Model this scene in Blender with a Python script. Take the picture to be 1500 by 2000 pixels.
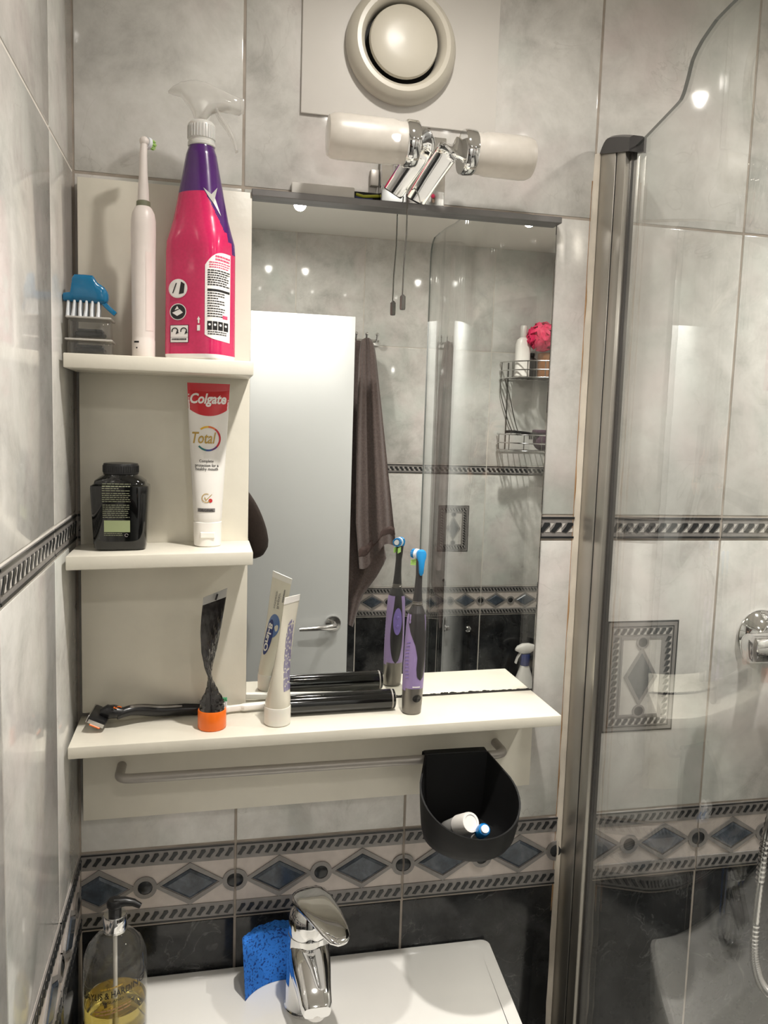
import bpy, bmesh, math, random
from mathutils import Vector, Matrix
random.seed(7)
for o in list(bpy.data.objects): bpy.data.objects.remove(o)
SC = bpy.context.scene
COL = SC.collection
# ------------------------------------------------------------------ camera
FPX = 1565.96
CAM = Vector((0.15438, -1.02349, 1.62911))
YAW, PIT, ROL = 0.218955, 0.107729, -0.031122
def cam_axes():
    cy, sy, cp, sp = math.cos(YAW), math.sin(YAW), math.cos(PIT), math.sin(PIT)
    F = Vector((sy*cp, cy*cp, -sp)); R = Vector((cy, -sy, 0)); D = F.cross(R)
    cr, sr = math.cos(ROL), math.sin(ROL)
    return cr*R + sr*D, -sr*R + cr*D, F
AR, AD, AF = cam_axes()
cd = bpy.data.cameras.new('camera'); cam = bpy.data.objects.new('camera', cd); COL.objects.link(cam)
cd.sensor_fit = 'HORIZONTAL'; cd.sensor_width = 36.0; cd.lens = FPX*36.0/1500.0
cd.clip_start = 0.01; cd.clip_end = 30
mw = Matrix((AR, -AD, -AF)).transposed().to_4x4(); mw.translation = CAM
cam.matrix_world = mw
SC.camera = cam
# ------------------------------------------------------------------ world, exposure
wd = bpy.data.worlds.new('world'); SC.world = wd; wd.use_nodes = True
wd.node_tree.nodes['Background'].inputs[0].default_value = (0.9, 0.85, 0.78, 1)
wd.node_tree.nodes['Background'].inputs[1].default_value = 0.05
SC.view_settings.view_transform = 'Standard'; SC.view_settings.look = 'None'
SC.view_settings.gamma = 1.0; SC.view_settings.use_curve_mapping = False
SC.view_settings.exposure = 0.08
LAMP_W = (5.6, 4.4, 5.4, 5.6)                            # wide spill of each downlight; its beam gets BEAM times as much
BEAM = 5.4
LAMP_XY = ((0.39, -0.36), (0.405, -1.33), (1.065, -0.33), (1.075, -1.285))
LAMP_COL = (1.0, 0.955, 0.895)
# ------------------------------------------------------------------ pixel -> place
def ray(px, py): return AR*((px-750)/FPX) + AD*((py-1000)/FPX) + AF
def onY(px, py, Y): d = ray(px, py); return CAM + d*((Y-CAM.y)/d.y)
def onZ(px, py, Z): d = ray(px, py); return CAM + d*((Z-CAM.z)/d.z)
def onX(px, py, X): d = ray(px, py); return CAM + d*((X-CAM.x)/d.x)
MIR = -0.008                                            # mirror plane
# ------------------------------------------------------------------ materials
def sc(r, g, b):
    f = lambda c: c/12.92 if c <= 0.04045 else ((c+0.055)/1.055)**2.4
    return (f(r/255), f(g/255), f(b/255), 1)
MATS = {}
def nt(name):
    m = bpy.data.materials.new(name); m.use_nodes = True
    return m, m.node_tree.nodes, m.node_tree.links, m.node_tree.nodes['Principled BSDF']
def setp(b, **k):
    names = dict(rough='Roughness', metal='Metallic', ior='IOR', alpha='Alpha', spec='Specular IOR Level', trans='Transmission Weight',
                 coat='Coat Weight', coatr='Coat Roughness', sss='Subsurface Weight', sheen='Sheen Weight', aniso='Anisotropic')
    for q, v in k.items(): b.inputs[names[q]].default_value = v
def plain(name, col, rough=0.5, var=0.06, scale=40, bump=0.0, bscale=200, **k):
    """principled with a little procedural variation of colour (and relief)"""
    m, N, L, b = nt(name)
    tc = N.new('ShaderNodeTexCoord')
    n = N.new('ShaderNodeTexNoise'); n.inputs['Scale'].default_value = scale; n.inputs['Detail'].default_value = 4
    L.new(tc.outputs['Object'], n.inputs['Vector'])
    r = N.new('ShaderNodeValToRGB')
    c = col
    r.color_ramp.elements[0].position = 0.3; r.color_ramp.elements[1].position = 0.7
    r.color_ramp.elements[0].color = (c[0]*(1-var), c[1]*(1-var), c[2]*(1-var), 1)
    r.color_ramp.elements[1].color = (min(1, c[0]*(1+var)), min(1, c[1]*(1+var)), min(1, c[2]*(1+var)), 1)
    L.new(n.outputs['Fac'], r.inputs['Fac']); L.new(r.outputs['Color'], b.inputs['Base Color'])
    if bump:
        n2 = N.new('ShaderNodeTexNoise'); n2.inputs['Scale'].default_value = bscale; n2.inputs['Detail'].default_value = 3
        L.new(tc.outputs['Object'], n2.inputs['Vector'])
        bp = N.new('ShaderNodeBump'); bp.inputs['Strength'].default_value = bump; bp.inputs['Distance'].default_value = 0.002
        L.new(n2.outputs['Fac'], bp.inputs['Height']); L.new(bp.outputs['Normal'], b.inputs['Normal'])
    setp(b, rough=rough, **k); MATS[name] = m; return m
def marble(name, cols, pos, vein, veincol, rough=0.12, scale=7.0, tints=None, bump=0.014):
    m, N, L, b = nt(name)
    tc = N.new('ShaderNodeTexCoord'); oi = N.new('ShaderNodeObjectInfo')
    mul = N.new('ShaderNodeVectorMath'); mul.operation = 'SCALE'; mul.inputs[0].default_value = (17.3, 9.1, 23.7)
    L.new(oi.outputs['Random'], mul.inputs['Scale'])
    add = N.new('ShaderNodeVectorMath'); L.new(tc.outputs['Object'], add.inputs[0]); L.new(mul.outputs[0], add.inputs[1])
    def noise(s, d, dist=0.0, rough=0.55):
        n = N.new('ShaderNodeTexNoise'); n.inputs['Scale'].default_value = s; n.inputs['Detail'].default_value = d
        n.inputs['Distortion'].default_value = dist; n.inputs['Roughness'].default_value = rough
        L.new(add.outputs[0], n.inputs['Vector']); return n
    n1 = noise(scale, 10, 0.25, 0.68)
    r = N.new('ShaderNodeValToRGB'); e = r.color_ramp.elements
    e[0].position = pos[0]; e[0].color = cols[0]; e[1].position = pos[-1]; e[1].color = cols[-1]
    for c, p in list(zip(cols, pos))[1:-1]: q = e.new(p); q.color = c
    L.new(n1.outputs['Fac'], r.inputs['Fac']); cur = r.outputs['Color']
    def mixc(fac, a, bcol):
        mx = N.new('ShaderNodeMix'); mx.data_type = 'RGBA'; L.new(fac, mx.inputs[0]); L.new(a, mx.inputs[6])
        mx.inputs[7].default_value = bcol; return mx.outputs[2]
    for i, (tcol, amt) in enumerate(tints or ()):
        n = noise(scale*0.55+i*1.7, 3, 0.3)
        mr = N.new('ShaderNodeMapRange'); mr.inputs[1].default_value = 0.5; mr.inputs[2].default_value = 0.72; mr.inputs[4].default_value = amt
        L.new(n.outputs['Fac'], mr.inputs[0]); cur = mixc(mr.outputs[0], cur, tcol)
    nv = noise(scale*0.9, 5, 1.6, 0.5)
    s1 = N.new('ShaderNodeMath'); s1.operation = 'SUBTRACT'; L.new(nv.outputs['Fac'], s1.inputs[0]); s1.inputs[1].default_value = 0.5
    s2 = N.new('ShaderNodeMath'); s2.operation = 'ABSOLUTE'; L.new(s1.outputs[0], s2.inputs[0])
    mr = N.new('ShaderNodeMapRange'); mr.inputs[1].default_value = 0.0; mr.inputs[2].default_value = 0.011; mr.inputs[3].default_value = vein; mr.inputs[4].default_value = 0.0
    L.new(s2.outputs[0], mr.inputs[0])
    ng = noise(scale*0.8, 2); mg = N.new('ShaderNodeMapRange'); mg.inputs[1].default_value = 0.48; mg.inputs[2].default_value = 0.66
    L.new(ng.outputs['Fac'], mg.inputs[0])
    mm = N.new('ShaderNodeMath'); mm.operation = 'MULTIPLY'; L.new(mr.outputs[0], mm.inputs[0]); L.new(mg.outputs[0], mm.inputs[1])
    cur = mixc(mm.outputs[0], cur, veincol)
    L.new(cur, b.inputs['Base Color'])
    nb = noise(9, 2); bp = N.new('ShaderNodeBump'); bp.inputs['Strength'].default_value = bump; bp.inputs['Distance'].default_value = 0.01
    L.new(nb.outputs['Fac'], bp.inputs['Height']); L.new(bp.outputs['Normal'], b.inputs['Normal'])
    setp(b, rough=rough, spec=0.5); MATS[name] = m; return m
marble('tile_light', [sc(172,170,165), sc(197,195,190), sc(210,208,203), sc(222,220,216)], [0.3, 0.44, 0.55, 0.70], 0.26, sc(146,141,134),
       rough=0.09, scale=10.5, tints=[(sc(188,197,190), 0.5), (sc(210,196,194), 0.45)])
marble('tile_dark', [sc(20,21,22), sc(34,35,36), sc(52,53,54), sc(80,81,81)], [0.3, 0.48, 0.62, 0.8], 0.55, sc(120,120,118), rough=0.12, scale=15)
marble('gem', [sc(40,45,52), sc(68,76,86), sc(104,110,120)], [0.3, 0.5, 0.72], 0.4, sc(36,42,52), rough=0.15, scale=30)
plain('grout', sc(206,200,191), 0.8, 0.12, 30, bump=0.15)
plain('grout_worn', sc(164,154,143), 0.8, 0.2, 30, bump=0.15)
plain('grout_white', sc(226,221,213), 0.8, 0.08, 30, bump=0.15)
marble('gem_dark', [sc(58,60,62), sc(84,86,88), sc(108,110,110)], [0.3, 0.5, 0.72], 0.3, sc(50,50,50), rough=0.2, scale=30)
plain('cream_relief', sc(196,186,179), 0.35, 0.08, 60)
plain('grey_relief', sc(132,128,125), 0.35, 0.12, 80)
plain('dark_relief', sc(34,36,38), 0.3, 0.2, 90)
plain('white_relief', sc(196,192,186), 0.35, 0.06, 90)
plain('ceiling_paint', sc(226,222,214), 0.7, 0.02, 5)
plain('floor_vinyl', sc(120,116,110), 0.4, 0.15, 12)
plain('board', sc(219,214,200), 0.32, 0.035, 25, bump=0.10, bscale=90)
plain('board_edge', sc(216,210,196), 0.45, 0.05, 40, bump=0.35, bscale=70)
plain('white_gloss', sc(232,229,222), 0.18, 0.015, 12)
plain('white_satin', sc(210,206,200), 0.35, 0.02, 12)
plain('ivory', sc(196,190,176), 0.35, 0.02, 20)
plain('ceramic', sc(240,238,233), 0.06, 0.01, 10, coat=0.5)
plain('door_paint', sc(206,208,207), 0.28, 0.015, 5)
plain('silicone', sc(200,191,176), 0.5, 0.14, 25, bump=0.2, bscale=60)
plain('stain', sc(160,124,84), 0.6, 0.25, 30)
plain('black_gap', sc(18,17,16), 0.7)
plain('black_plastic', sc(20,20,21), 0.32, 0.1, 60)
plain('black_gloss', sc(10,11,11), 0.07, 0.1, 60, coat=0.4)
plain('black_matte', sc(14,14,15), 0.6, 0.08, 60, spec=0.35)
plain('dark_grey', sc(58,56,54), 0.4, 0.08, 60)
plain('rail_grey', sc(168,163,157), 0.38, 0.04, 50, metal=0.35)
plain('wire_grey', sc(120,118,114), 0.25, 0.05, 50, metal=0.8)
plain('aluminium', sc(176,172,164), 0.3, 0.03, 30, metal=0.85, aniso=0.5)
plain('trim_grey', sc(120,118,117), 0.35, 0.06, 50, metal=0.5)
plain('chrome', (0.78, 0.78, 0.78, 1), 0.05, 0.01, 20, metal=1.0)
plain('chrome_dull', (0.62, 0.61, 0.60, 1), 0.16, 0.04, 60, metal=1.0)
plain('mirror_silver', (0.90, 0.915, 0.90, 1), 0.0, 0.0, 5, metal=1.0)
plain('handle_white', sc(226,217,211), 0.38, 0.03, 60)
plain('white_plastic', sc(236,232,226), 0.3, 0.015, 40)
plain('pinkish_white', sc(228,214,208), 0.38, 0.03, 40)
plain('pink_print', sc(200,32,90), 0.22, 0.07, 320, coat=0.4, coatr=0.08)
plain('purple_print', sc(72,24,100), 0.2, 0.06, 80, coat=0.4, coatr=0.08)
plain('print_white', sc(236,232,228), 0.35, 0.01)
plain('print_black', sc(26,24,26), 0.4, 0.02)
plain('print_grey', sc(120,116,114), 0.4, 0.02)
plain('print_pink', sc(222,74,112), 0.35, 0.02)
plain('print_red', sc(196,24,36), 0.28, 0.03, 60, coat=0.3)
plain('print_gold', sc(182,148,62), 0.3, 0.03)
plain('print_olive', sc(118,121,98), 0.5, 0.05)
plain('print_sage', sc(146,156,116), 0.5, 0.04)
plain('print_navy', sc(28,46,112), 0.35, 0.03)
plain('print_blue', sc(96,122,172), 0.35, 0.03)
plain('print_lilac', sc(112,104,160), 0.4, 0.05)
for nm, c in dict(ring_yellow=(226,176,44), ring_orange=(222,108,36), ring_red=(190,36,48), ring_purple=(96,50,110), ring_blue=(38,70,140), ring_teal=(30,110,110)).items():
    plain(nm, sc(*c), 0.3, 0.02)
plain('orange_plastic', sc(240,112,22), 0.3, 0.03, 60)
plain('blue_plastic', sc(4,104,148), 0.18, 0.06, 60, coat=0.3)
plain('brush_blue', sc(34,140,205), 0.25, 0.05, 60)
plain('brush_navy', sc(12,52,120), 0.4, 0.05, 60)
plain('bristle_white', sc(228,232,236), 0.5, 0.03, 200)
plain('bristle_green', sc(176,216,120), 0.5, 0.03, 200)
plain('green_print', sc(40,150,100), 0.4, 0.03)
plain('purple_rubber', sc(150,130,176), 0.45, 0.04, 60)
plain('violet_button', sc(122,104,172), 0.4, 0.04, 60)
plain('grey_metallic', sc(122,118,112), 0.28, 0.05, 60, metal=0.6)
plain('charcoal_plastic', sc(52,50,50), 0.3, 0.05, 60)
plain('tube_dark', sc(34,31,30), 0.12, 0.4, 45, bump=1.0, bscale=45, coat=1.0, coatr=0.06)
plain('foil_silver', sc(200,198,194), 0.25, 0.08, 80, metal=0.5)
plain('tube_white', sc(232,228,222), 0.25, 0.02, 30, coat=0.2)
plain('tube_cream', sc(220,214,198), 0.25, 0.02, 30, coat=0.2)
plain('cap_milky', sc(226,220,210), 0.35, 0.02, 30, sss=0.1)
plain('towel_brown', sc(98,84,80), 0.95, 0.22, 160, bump=1.0, bscale=500, sheen=0.4)
plain('towel_border', sc(84,68,64), 0.9, 0.12, 90, bump=0.6, bscale=300)
plain('mitt_dark', sc(60,34,52), 0.85, 0.2, 80, bump=0.6, bscale=300)
plain('lip', sc(176,104,98), 0.4, 0.05)
plain('sleeve_brown', sc(52,40,34), 0.9, 0.15, 120, bump=0.5, bscale=300)
plain('trouser_dark', sc(44,46,54), 0.9, 0.12, 120, bump=0.4, bscale=300)
plain('skin', sc(206,164,140), 0.5, 0.06, 40, sss=0.08)
plain('hair', sc(48,36,28), 0.6, 0.25, 150, bump=0.6, bscale=200)
plain('pouf_pink', sc(222,40,92), 0.6, 0.18, 120)
plain('jar_brown', sc(142,96,60), 0.35, 0.15, 60)
plain('wire_yellow', sc(170,172,48), 0.4, 0.05)
plain('wire_blue', sc(60,66,120), 0.4, 0.05)
plain('hall_paint', sc(150,140,128), 0.8, 0.03, 8)
def glassy(name, tint, gloss=1.0, rough=0.0, ior=1.45, cover=0.0, covercol=(0.8, 0.8, 0.8, 1)):
    """thin-walled clear plastic / sheet glass: transparency with fresnel reflection, optional milky share"""
    m, N, L, b = nt(name); N.remove(b)
    tr = N.new('ShaderNodeBsdfTransparent'); tr.inputs[0].default_value = tint
    gl = N.new('ShaderNodeBsdfGlossy'); gl.inputs['Roughness'].default_value = rough; gl.inputs[0].default_value = (gloss, gloss, gloss, 1)
    lw = N.new('ShaderNodeLayerWeight'); lw.inputs[0].default_value = 0.5         # Schlick's fresnel, alike from both sides of the wall
    pw = N.new('ShaderNodeMath'); pw.operation = 'POWER'; pw.inputs[1].default_value = 5.0; L.new(lw.outputs['Facing'], pw.inputs[0])
    f0 = ((ior-1)/(ior+1))**2
    fr = N.new('ShaderNodeMath'); fr.operation = 'MULTIPLY_ADD'; fr.inputs[1].default_value = 1-f0; fr.inputs[2].default_value = f0; L.new(pw.outputs[0], fr.inputs[0])
    base = tr.outputs[0]
    if cover:
        df = N.new('ShaderNodeBsdfDiffuse'); tl = N.new('ShaderNodeBsdfTranslucent'); df.inputs[0].default_value = covercol; tl.inputs[0].default_value = covercol
        ad = N.new('ShaderNodeMixShader'); ad.inputs[0].default_value = 0.4; L.new(df.outputs[0], ad.inputs[1]); L.new(tl.outputs[0], ad.inputs[2])
        tc = N.new('ShaderNodeTexCoord'); n = N.new('ShaderNodeTexNoise'); n.inputs['Scale'].default_value = 60; L.new(tc.outputs['Object'], n.inputs['Vector'])
        mr = N.new('ShaderNodeMapRange'); mr.inputs[3].default_value = cover*0.8; mr.inputs[4].default_value = min(1, cover*1.2); L.new(n.outputs['Fac'], mr.inputs[0])
        mc = N.new('ShaderNodeMixShader'); L.new(mr.outputs[0], mc.inputs[0]); L.new(base, mc.inputs[1]); L.new(ad.outputs[0], mc.inputs[2]); base = mc.outputs[0]
    mx = N.new('ShaderNodeMixShader'); L.new(fr.outputs[0], mx.inputs[0]); L.new(base, mx.inputs[1]); L.new(gl.outputs[0], mx.inputs[2])
    L.new(mx.outputs[0], N['Material Output'].inputs[0]); MATS[name] = m; return m
plain('spray_collar', sc(206,203,198), 0.3, 0.02, 60, sss=0.1)
glassy('opal', (0.9, 0.89, 0.87, 1), cover=0.72, rough=0.4, covercol=(0.72, 0.68, 0.62, 1))
glassy('screen_glass', (0.955, 0.965, 0.96, 1), gloss=0.97, ior=1.62)
glassy('clear_plastic', (0.90, 0.90, 0.88, 1), cover=0.05)
glassy('case_plastic', (0.84, 0.84, 0.82, 1), cover=0.07)
plain('case_rim', sc(176,172,166), 0.2, 0.05, 60)
plain('head_blue', sc(20,130,205), 0.2, 0.05, 60)
glassy('spray_clear', (0.92, 0.92, 0.91, 1), cover=0.42, rough=0.08, covercol=(0.85, 0.83, 0.8, 1))
def liquid(name, col):
    m, N, L, b = nt(name); b.inputs['Base Color'].default_value = col; setp(b, trans=1.0, rough=0.02, ior=1.33); MATS[name] = m
liquid('soap_yellow', sc(232,210,110))
def emit(name, col, s):
    m, N, L, b = nt(name); b.inputs['Base Color'].default_value = col; b.inputs['Emission Color'].default_value = col; b.inputs['Emission Strength'].default_value = s; MATS[name] = m
plain('edge_green', sc(58,66,62), 0.2, 0.05)
emit('lamp_lens', (1.0, 0.93, 0.82, 1), 60.0)
def sponge_mat():
    m, N, L, b = nt('sponge_blue'); tc = N.new('ShaderNodeTexCoord')
    v = N.new('ShaderNodeTexNoise'); v.inputs['Scale'].default_value = 330; v.inputs['Detail'].default_value = 2; L.new(tc.outputs['Object'], v.inputs['Vector'])
    r = N.new('ShaderNodeValToRGB'); e = r.color_ramp.elements
    e[0].position = 0.36; e[0].color = sc(14,58,134); e[1].position = 0.46; e[1].color = sc(44,124,220)
    L.new(v.outputs['Fac'], r.inputs['Fac']); L.new(r.outputs['Color'], b.inputs['Base Color'])
    bp = N.new('ShaderNodeBump'); bp.inputs['Strength'].default_value = 0.8; bp.inputs['Distance'].default_value = 0.002
    L.new(r.outputs['Color'], bp.inputs['Height']); L.new(bp.outputs['Normal'], b.inputs['Normal']); setp(b, rough=0.85); MATS['sponge_blue'] = m
sponge_mat()
# ------------------------------------------------------------------ mesh helpers
class B:
    """collects geometry for ONE mesh object; .m selects the material slot of what is added next"""
    def __init__(s): s.bm = bmesh.new(); s.m = 0
    def _new(s, faces):
        for f in faces: f.material_index = s.m
    def face(s, vs):
        try:
            f = s.bm.faces.new(vs); f.material_index = s.m; return f
        except ValueError: return None
    def poly(s, pts): return s.face([s.bm.verts.new(p) for p in pts])
    def box(s, x0, x1, y0, y1, z0, z1, bev=0.0, seg=2):
        t = bmesh.new(); bmesh.ops.create_cube(t, size=1)
        for v in t.verts: v.co = ((x0+x1)/2+v.co.x*(x1-x0), (y0+y1)/2+v.co.y*(y1-y0), (z0+z1)/2+v.co.z*(z1-z0))
        if bev: bmesh.ops.bevel(t, geom=t.edges[:], offset=bev, segments=seg, profile=0.5, affect='EDGES')
        s.merge(t); return s
    def merge(s, t, mtx=None):
        mp = {}
        for v in t.verts: mp[v] = s.bm.verts.new(mtx @ v.co if mtx else v.co)
        for f in t.faces: s.face([mp[v] for v in f.verts])
        t.free()
    def rings(s, rings, cap0=True, cap1=True, closed=True):
        R = [[s.bm.verts.new(p) for p in r] for r in rings]
        for a, b in zip(R, R[1:]):
            n = len(a)
            for i in range(n if closed else n-1):
                j = (i+1) % n; s.face([a[i], a[j], b[j], b[i]])
        if cap0: s.face(R[0][::-1])
        if cap1: s.face(R[-1])
        return R
    def lathe(s, prof, seg=32, c=(0, 0, 0), axis='Z', cap0=True, cap1=True):
        rr = []
        for r, h in prof:
            ring = []
            for i in range(seg):
                a = 2*math.pi*i/seg; x, y = r*math.cos(a), r*math.sin(a)
                p = {'Z': (x, y, h), 'Y': (x, h, y), 'X': (h, x, y)}[axis]
                ring.append((c[0]+p[0], c[1]+p[1], c[2]+p[2]))
            rr.append(ring)
        s.rings(rr, cap0, cap1); return s
    def tube(s, pts, r, seg=10, cap=True):
        pts = [Vector(p) for p in pts]; n = len(pts); rs = r if isinstance(r, (list, tuple)) else [r]*n
        up = None; rr = []
        for i, p in enumerate(pts):
            t = (pts[min(i+1, n-1)]-pts[max(i-1, 0)]).normalized()
            if up is None: up = Vector((0, 0, 1)) if abs(t.z) < 0.9 else Vector((1, 0, 0))
            a = t.cross(up)
            if a.length < 1e-6: a = t.cross(Vector((0, 1, 0)))
            a.normalize(); b = a.cross(t).normalized(); up = b
            rr.append([p+rs[i]*(math.cos(2*math.pi*k/seg)*a+math.sin(2*math.pi*k/seg)*b) for k in range(seg)])
        s.rings(rr, cap, cap); return s
    def strap(s, pts, wdir, w, th):
        """flat bar of width w along wdir and thickness th, following pts"""
        pts = [Vector(p) for p in pts]; n = len(pts); rr = []
        for i, p in enumerate(pts):
            t = (pts[min(i+1, n-1)]-pts[max(i-1, 0)]).normalized()
            wd_ = Vector(wdir[i] if isinstance(wdir, list) else wdir); wd_ = (wd_-t*wd_.dot(t)).normalized(); nn = t.cross(wd_)
            ww = w[i] if isinstance(w, (list, tuple)) else w
            ring = []
            for k in range(16):
                a = 2*math.pi*k/16; ca, sa = math.cos(a), math.sin(a)
                e = 0.35
                ring.append(p+wd_*(ww/2*math.copysign(abs(ca)**e, ca))+nn*(th/2*math.copysign(abs(sa)**e, sa)))
            rr.append(ring)
        s.rings(rr); return s
    def sphere(s, c, r, seg=16, rg=10, sq=(1, 1, 1)):
        rr = []
        for j in range(1, rg):
            a = math.pi*j/rg
            rr.append([(c[0]+r*sq[0]*math.sin(a)*math.cos(2*math.pi*k/seg), c[1]+r*sq[1]*math.sin(a)*math.sin(2*math.pi*k/seg), c[2]-r*sq[2]*math.cos(a)) for k in range(seg)])
        s.rings(rr); return s
    def mesh(s, name, mats, smooth=35, recalc=True):
        if recalc: bmesh.ops.recalc_face_normals(s.bm, faces=s.bm.faces[:])
        me = bpy.data.meshes.new(name); s.bm.to_mesh(me); s.bm.free()
        for q in (mats if isinstance(mats, (list, tuple)) else [mats]): me.materials.append(MATS[q])
        if smooth:
            me.polygons.foreach_set('use_smooth', [True]*len(me.polygons)); me.set_sharp_from_angle(angle=math.radians(smooth))
        return me
    def obj(s, name, mats, parent=None, smooth=35, recalc=True): return place(name, s.mesh(name, mats, smooth, recalc), parent)
def place(name, me, parent=None, loc=(0, 0, 0), rz=0.0):
    o = bpy.data.objects.new(name, me); COL.objects.link(o); o.location = loc; o.rotation_euler = (0, 0, rz)
    if parent: o.parent = parent
    return o
def tag(o, label, cat, group=None, kind=None):
    o['label'] = label; o['category'] = cat
    if group: o['group'] = group
    if kind: o['kind'] = kind
    return o
def thing(name, label, cat, loc=(0, 0, 0), rot=(0, 0, 0), group=None):
    o = bpy.data.objects.new(name, None); COL.objects.link(o); o.location = loc; o.rotation_euler = rot; o.empty_display_size = 0.02
    return tag(o, label, cat, group)
def struct(o): o['kind'] = 'structure'; return o
def copy_tree(o, parent=None):
    c = o.copy(); COL.objects.link(c); c.parent = parent
    for ch in list(o.children): copy_tree(ch, c)
    return c
def sell(a, b, n=2.0, seg=40, rot=0.0, cx=0.0, cy=0.0):
    out = []; cr, sr = math.cos(rot), math.sin(rot)
    for i in range(seg):
        t = 2*math.pi*i/seg; c, s_ = math.cos(t), math.sin(t)
        x = a*math.copysign(abs(c)**(2/n), c); y = b*math.copysign(abs(s_)**(2/n), s_)
        out.append((cx+x*cr-y*sr, cy+x*sr+y*cr))
    return out
class Loft:
    """stack of 2-D rings over z; knows its front (-Y) surface so that print can be laid on it"""
    def __init__(s, secs): s.secs = secs
    def build(s, bb, cap0=True, cap1=True): bb.rings([[(x, y, z) for x, y in r] for z, r in s.secs], cap0, cap1); return bb
    def ring(s, z):
        S = s.secs
        if z <= S[0][0]: return S[0][1]
        for (z0, r0), (z1, r1) in zip(S, S[1:]):
            if z <= z1:
                t = (z-z0)/max(1e-9, z1-z0); return [(a[0]+(b[0]-a[0])*t, a[1]+(b[1]-a[1])*t) for a, b in zip(r0, r1)]
        return S[-1][1]
    def y(s, x, z, front=True):
        r = s.ring(z); best = None; n = len(r)
        for i in range(n):
            a, b = r[i], r[(i+1) % n]
            if min(a[0], b[0])-1e-9 <= x <= max(a[0], b[0])+1e-9 and abs(a[0]-b[0]) > 1e-9:
                yy = a[1]+(b[1]-a[1])*(x-a[0])/(b[0]-a[0])
                if best is None or (yy < best if front else yy > best): best = yy
        if best is None:
            k = min(r, key=lambda q: abs(q[0]-x)); best = k[1]
        return best
def lerp(a, b, t): return a+(b-a)*t
def print_mesh(name, tris, loft, mats, parent, eps=0.0004, front=True):
    """tris: list of (list of (x,z), material index): laid on the loft's front"""
    bb = B()
    for it in tris:
        pts, mi = it[0], it[1]; e = eps+(it[2]*0.00025 if len(it) > 2 else 0)
        bb.m = mi; bb.poly([(x, loft.y(x, z, front)-(e if front else -e), z) for x, z in pts])
    return bb.obj(name, mats, parent, smooth=0, recalc=False)
_fc = {}
def glyphs(txt, bold=0.0, shear=0.0):
    key = (txt, bold, shear)
    if key in _fc: return _fc[key]
    cu = bpy.data.curves.new('lettering', 'FONT'); cu.body = txt; cu.shear = shear; cu.offset = bold; cu.resolution_u = 3
    ob = bpy.data.objects.new('lettering', cu); COL.objects.link(ob)
    me = bpy.data.meshes.new_from_object(ob.evaluated_get(bpy.context.evaluated_depsgraph_get()))
    P = [(v.co.x, v.co.y) for v in me.vertices]; Fs = [list(p.vertices) for p in me.polygons]
    bpy.data.objects.remove(ob); bpy.data.curves.remove(cu); bpy.data.meshes.remove(me)
    _fc[key] = (P, Fs); return P, Fs
def text2d(txt, x0, x1, z0, z1, bold=0.0, shear=0.0, mi=0, fn=None):
    """letters scaled into the box x0..x1, z0..z1; fn bends (x,z)"""
    P, Fs = glyphs(txt, bold, shear)
    ax = min(p[0] for p in P); bx = max(p[0] for p in P); ay = min(p[1] for p in P); by = max(p[1] for p in P)
    Q = [(x0+(x-ax)/(bx-ax)*(x1-x0), z0+(y-ay)/(by-ay)*(z1-z0)) for x, y in P]
    if fn: Q = [fn(*q) for q in Q]
    return [([Q[i] for i in f], mi) for f in Fs]
def lay(tr, n): return [(t[0], t[1], n) for t in tr]
def rect2d(x0, x1, z0, z1, mi=0, nx=6, nz=1, fn=None):
    out = []
    g = fn or (lambda x, z: (x, z))
    for i in range(nx):
        for k in range(nz):
            a, b = lerp(x0, x1, i/nx), lerp(x0, x1, (i+1)/nx); c, d = lerp(z0, z1, k/nz), lerp(z0, z1, (k+1)/nz)
            out.append(([g(a, c), g(b, c), g(b, d), g(a, d)], mi))
    return out
def disc2d(cx, cz, r, mi=0, seg=24, rz=None):
    rz = rz or r; pts = [(cx+r*math.cos(2*math.pi*i/seg), cz+rz*math.sin(2*math.pi*i/seg)) for i in range(seg)]
    return [([(cx, cz), pts[i], pts[(i+1) % seg]], mi) for i in range(seg)]
def arc2d(cx, cz, r0, r1, a0, a1, mi=0, seg=16):
    out = []
    for i in range(seg):
        a, b = lerp(a0, a1, i/seg), lerp(a0, a1, (i+1)/seg)
        out.append(([(cx+r0*math.cos(a), cz+r0*math.sin(a)), (cx+r1*math.cos(a), cz+r1*math.sin(a)), (cx+r1*math.cos(b), cz+r1*math.sin(b)), (cx+r0*math.cos(b), cz+r0*math.sin(b))], mi))
    return out
def lines2d(x0, x1, z0, z1, n, fill=0.45, mi=0, fn=None, ragged=0.3):
    """fine print too small to read: rows of word-long strokes"""
    out = []; dz = (z1-z0)/n
    for k in range(n):
        zt = z1-k*dz; x = x0; xe = x1-(random.random()*ragged*(x1-x0) if k % 3 == 2 else random.random()*0.05*(x1-x0))
        while x < xe:
            w = (x1-x0)*random.uniform(0.06, 0.17); e = min(x+w, xe); out += rect2d(x, e, zt-dz*fill, zt, mi, nx=2, fn=fn); x = e+(x1-x0)*0.022
    return out
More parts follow.
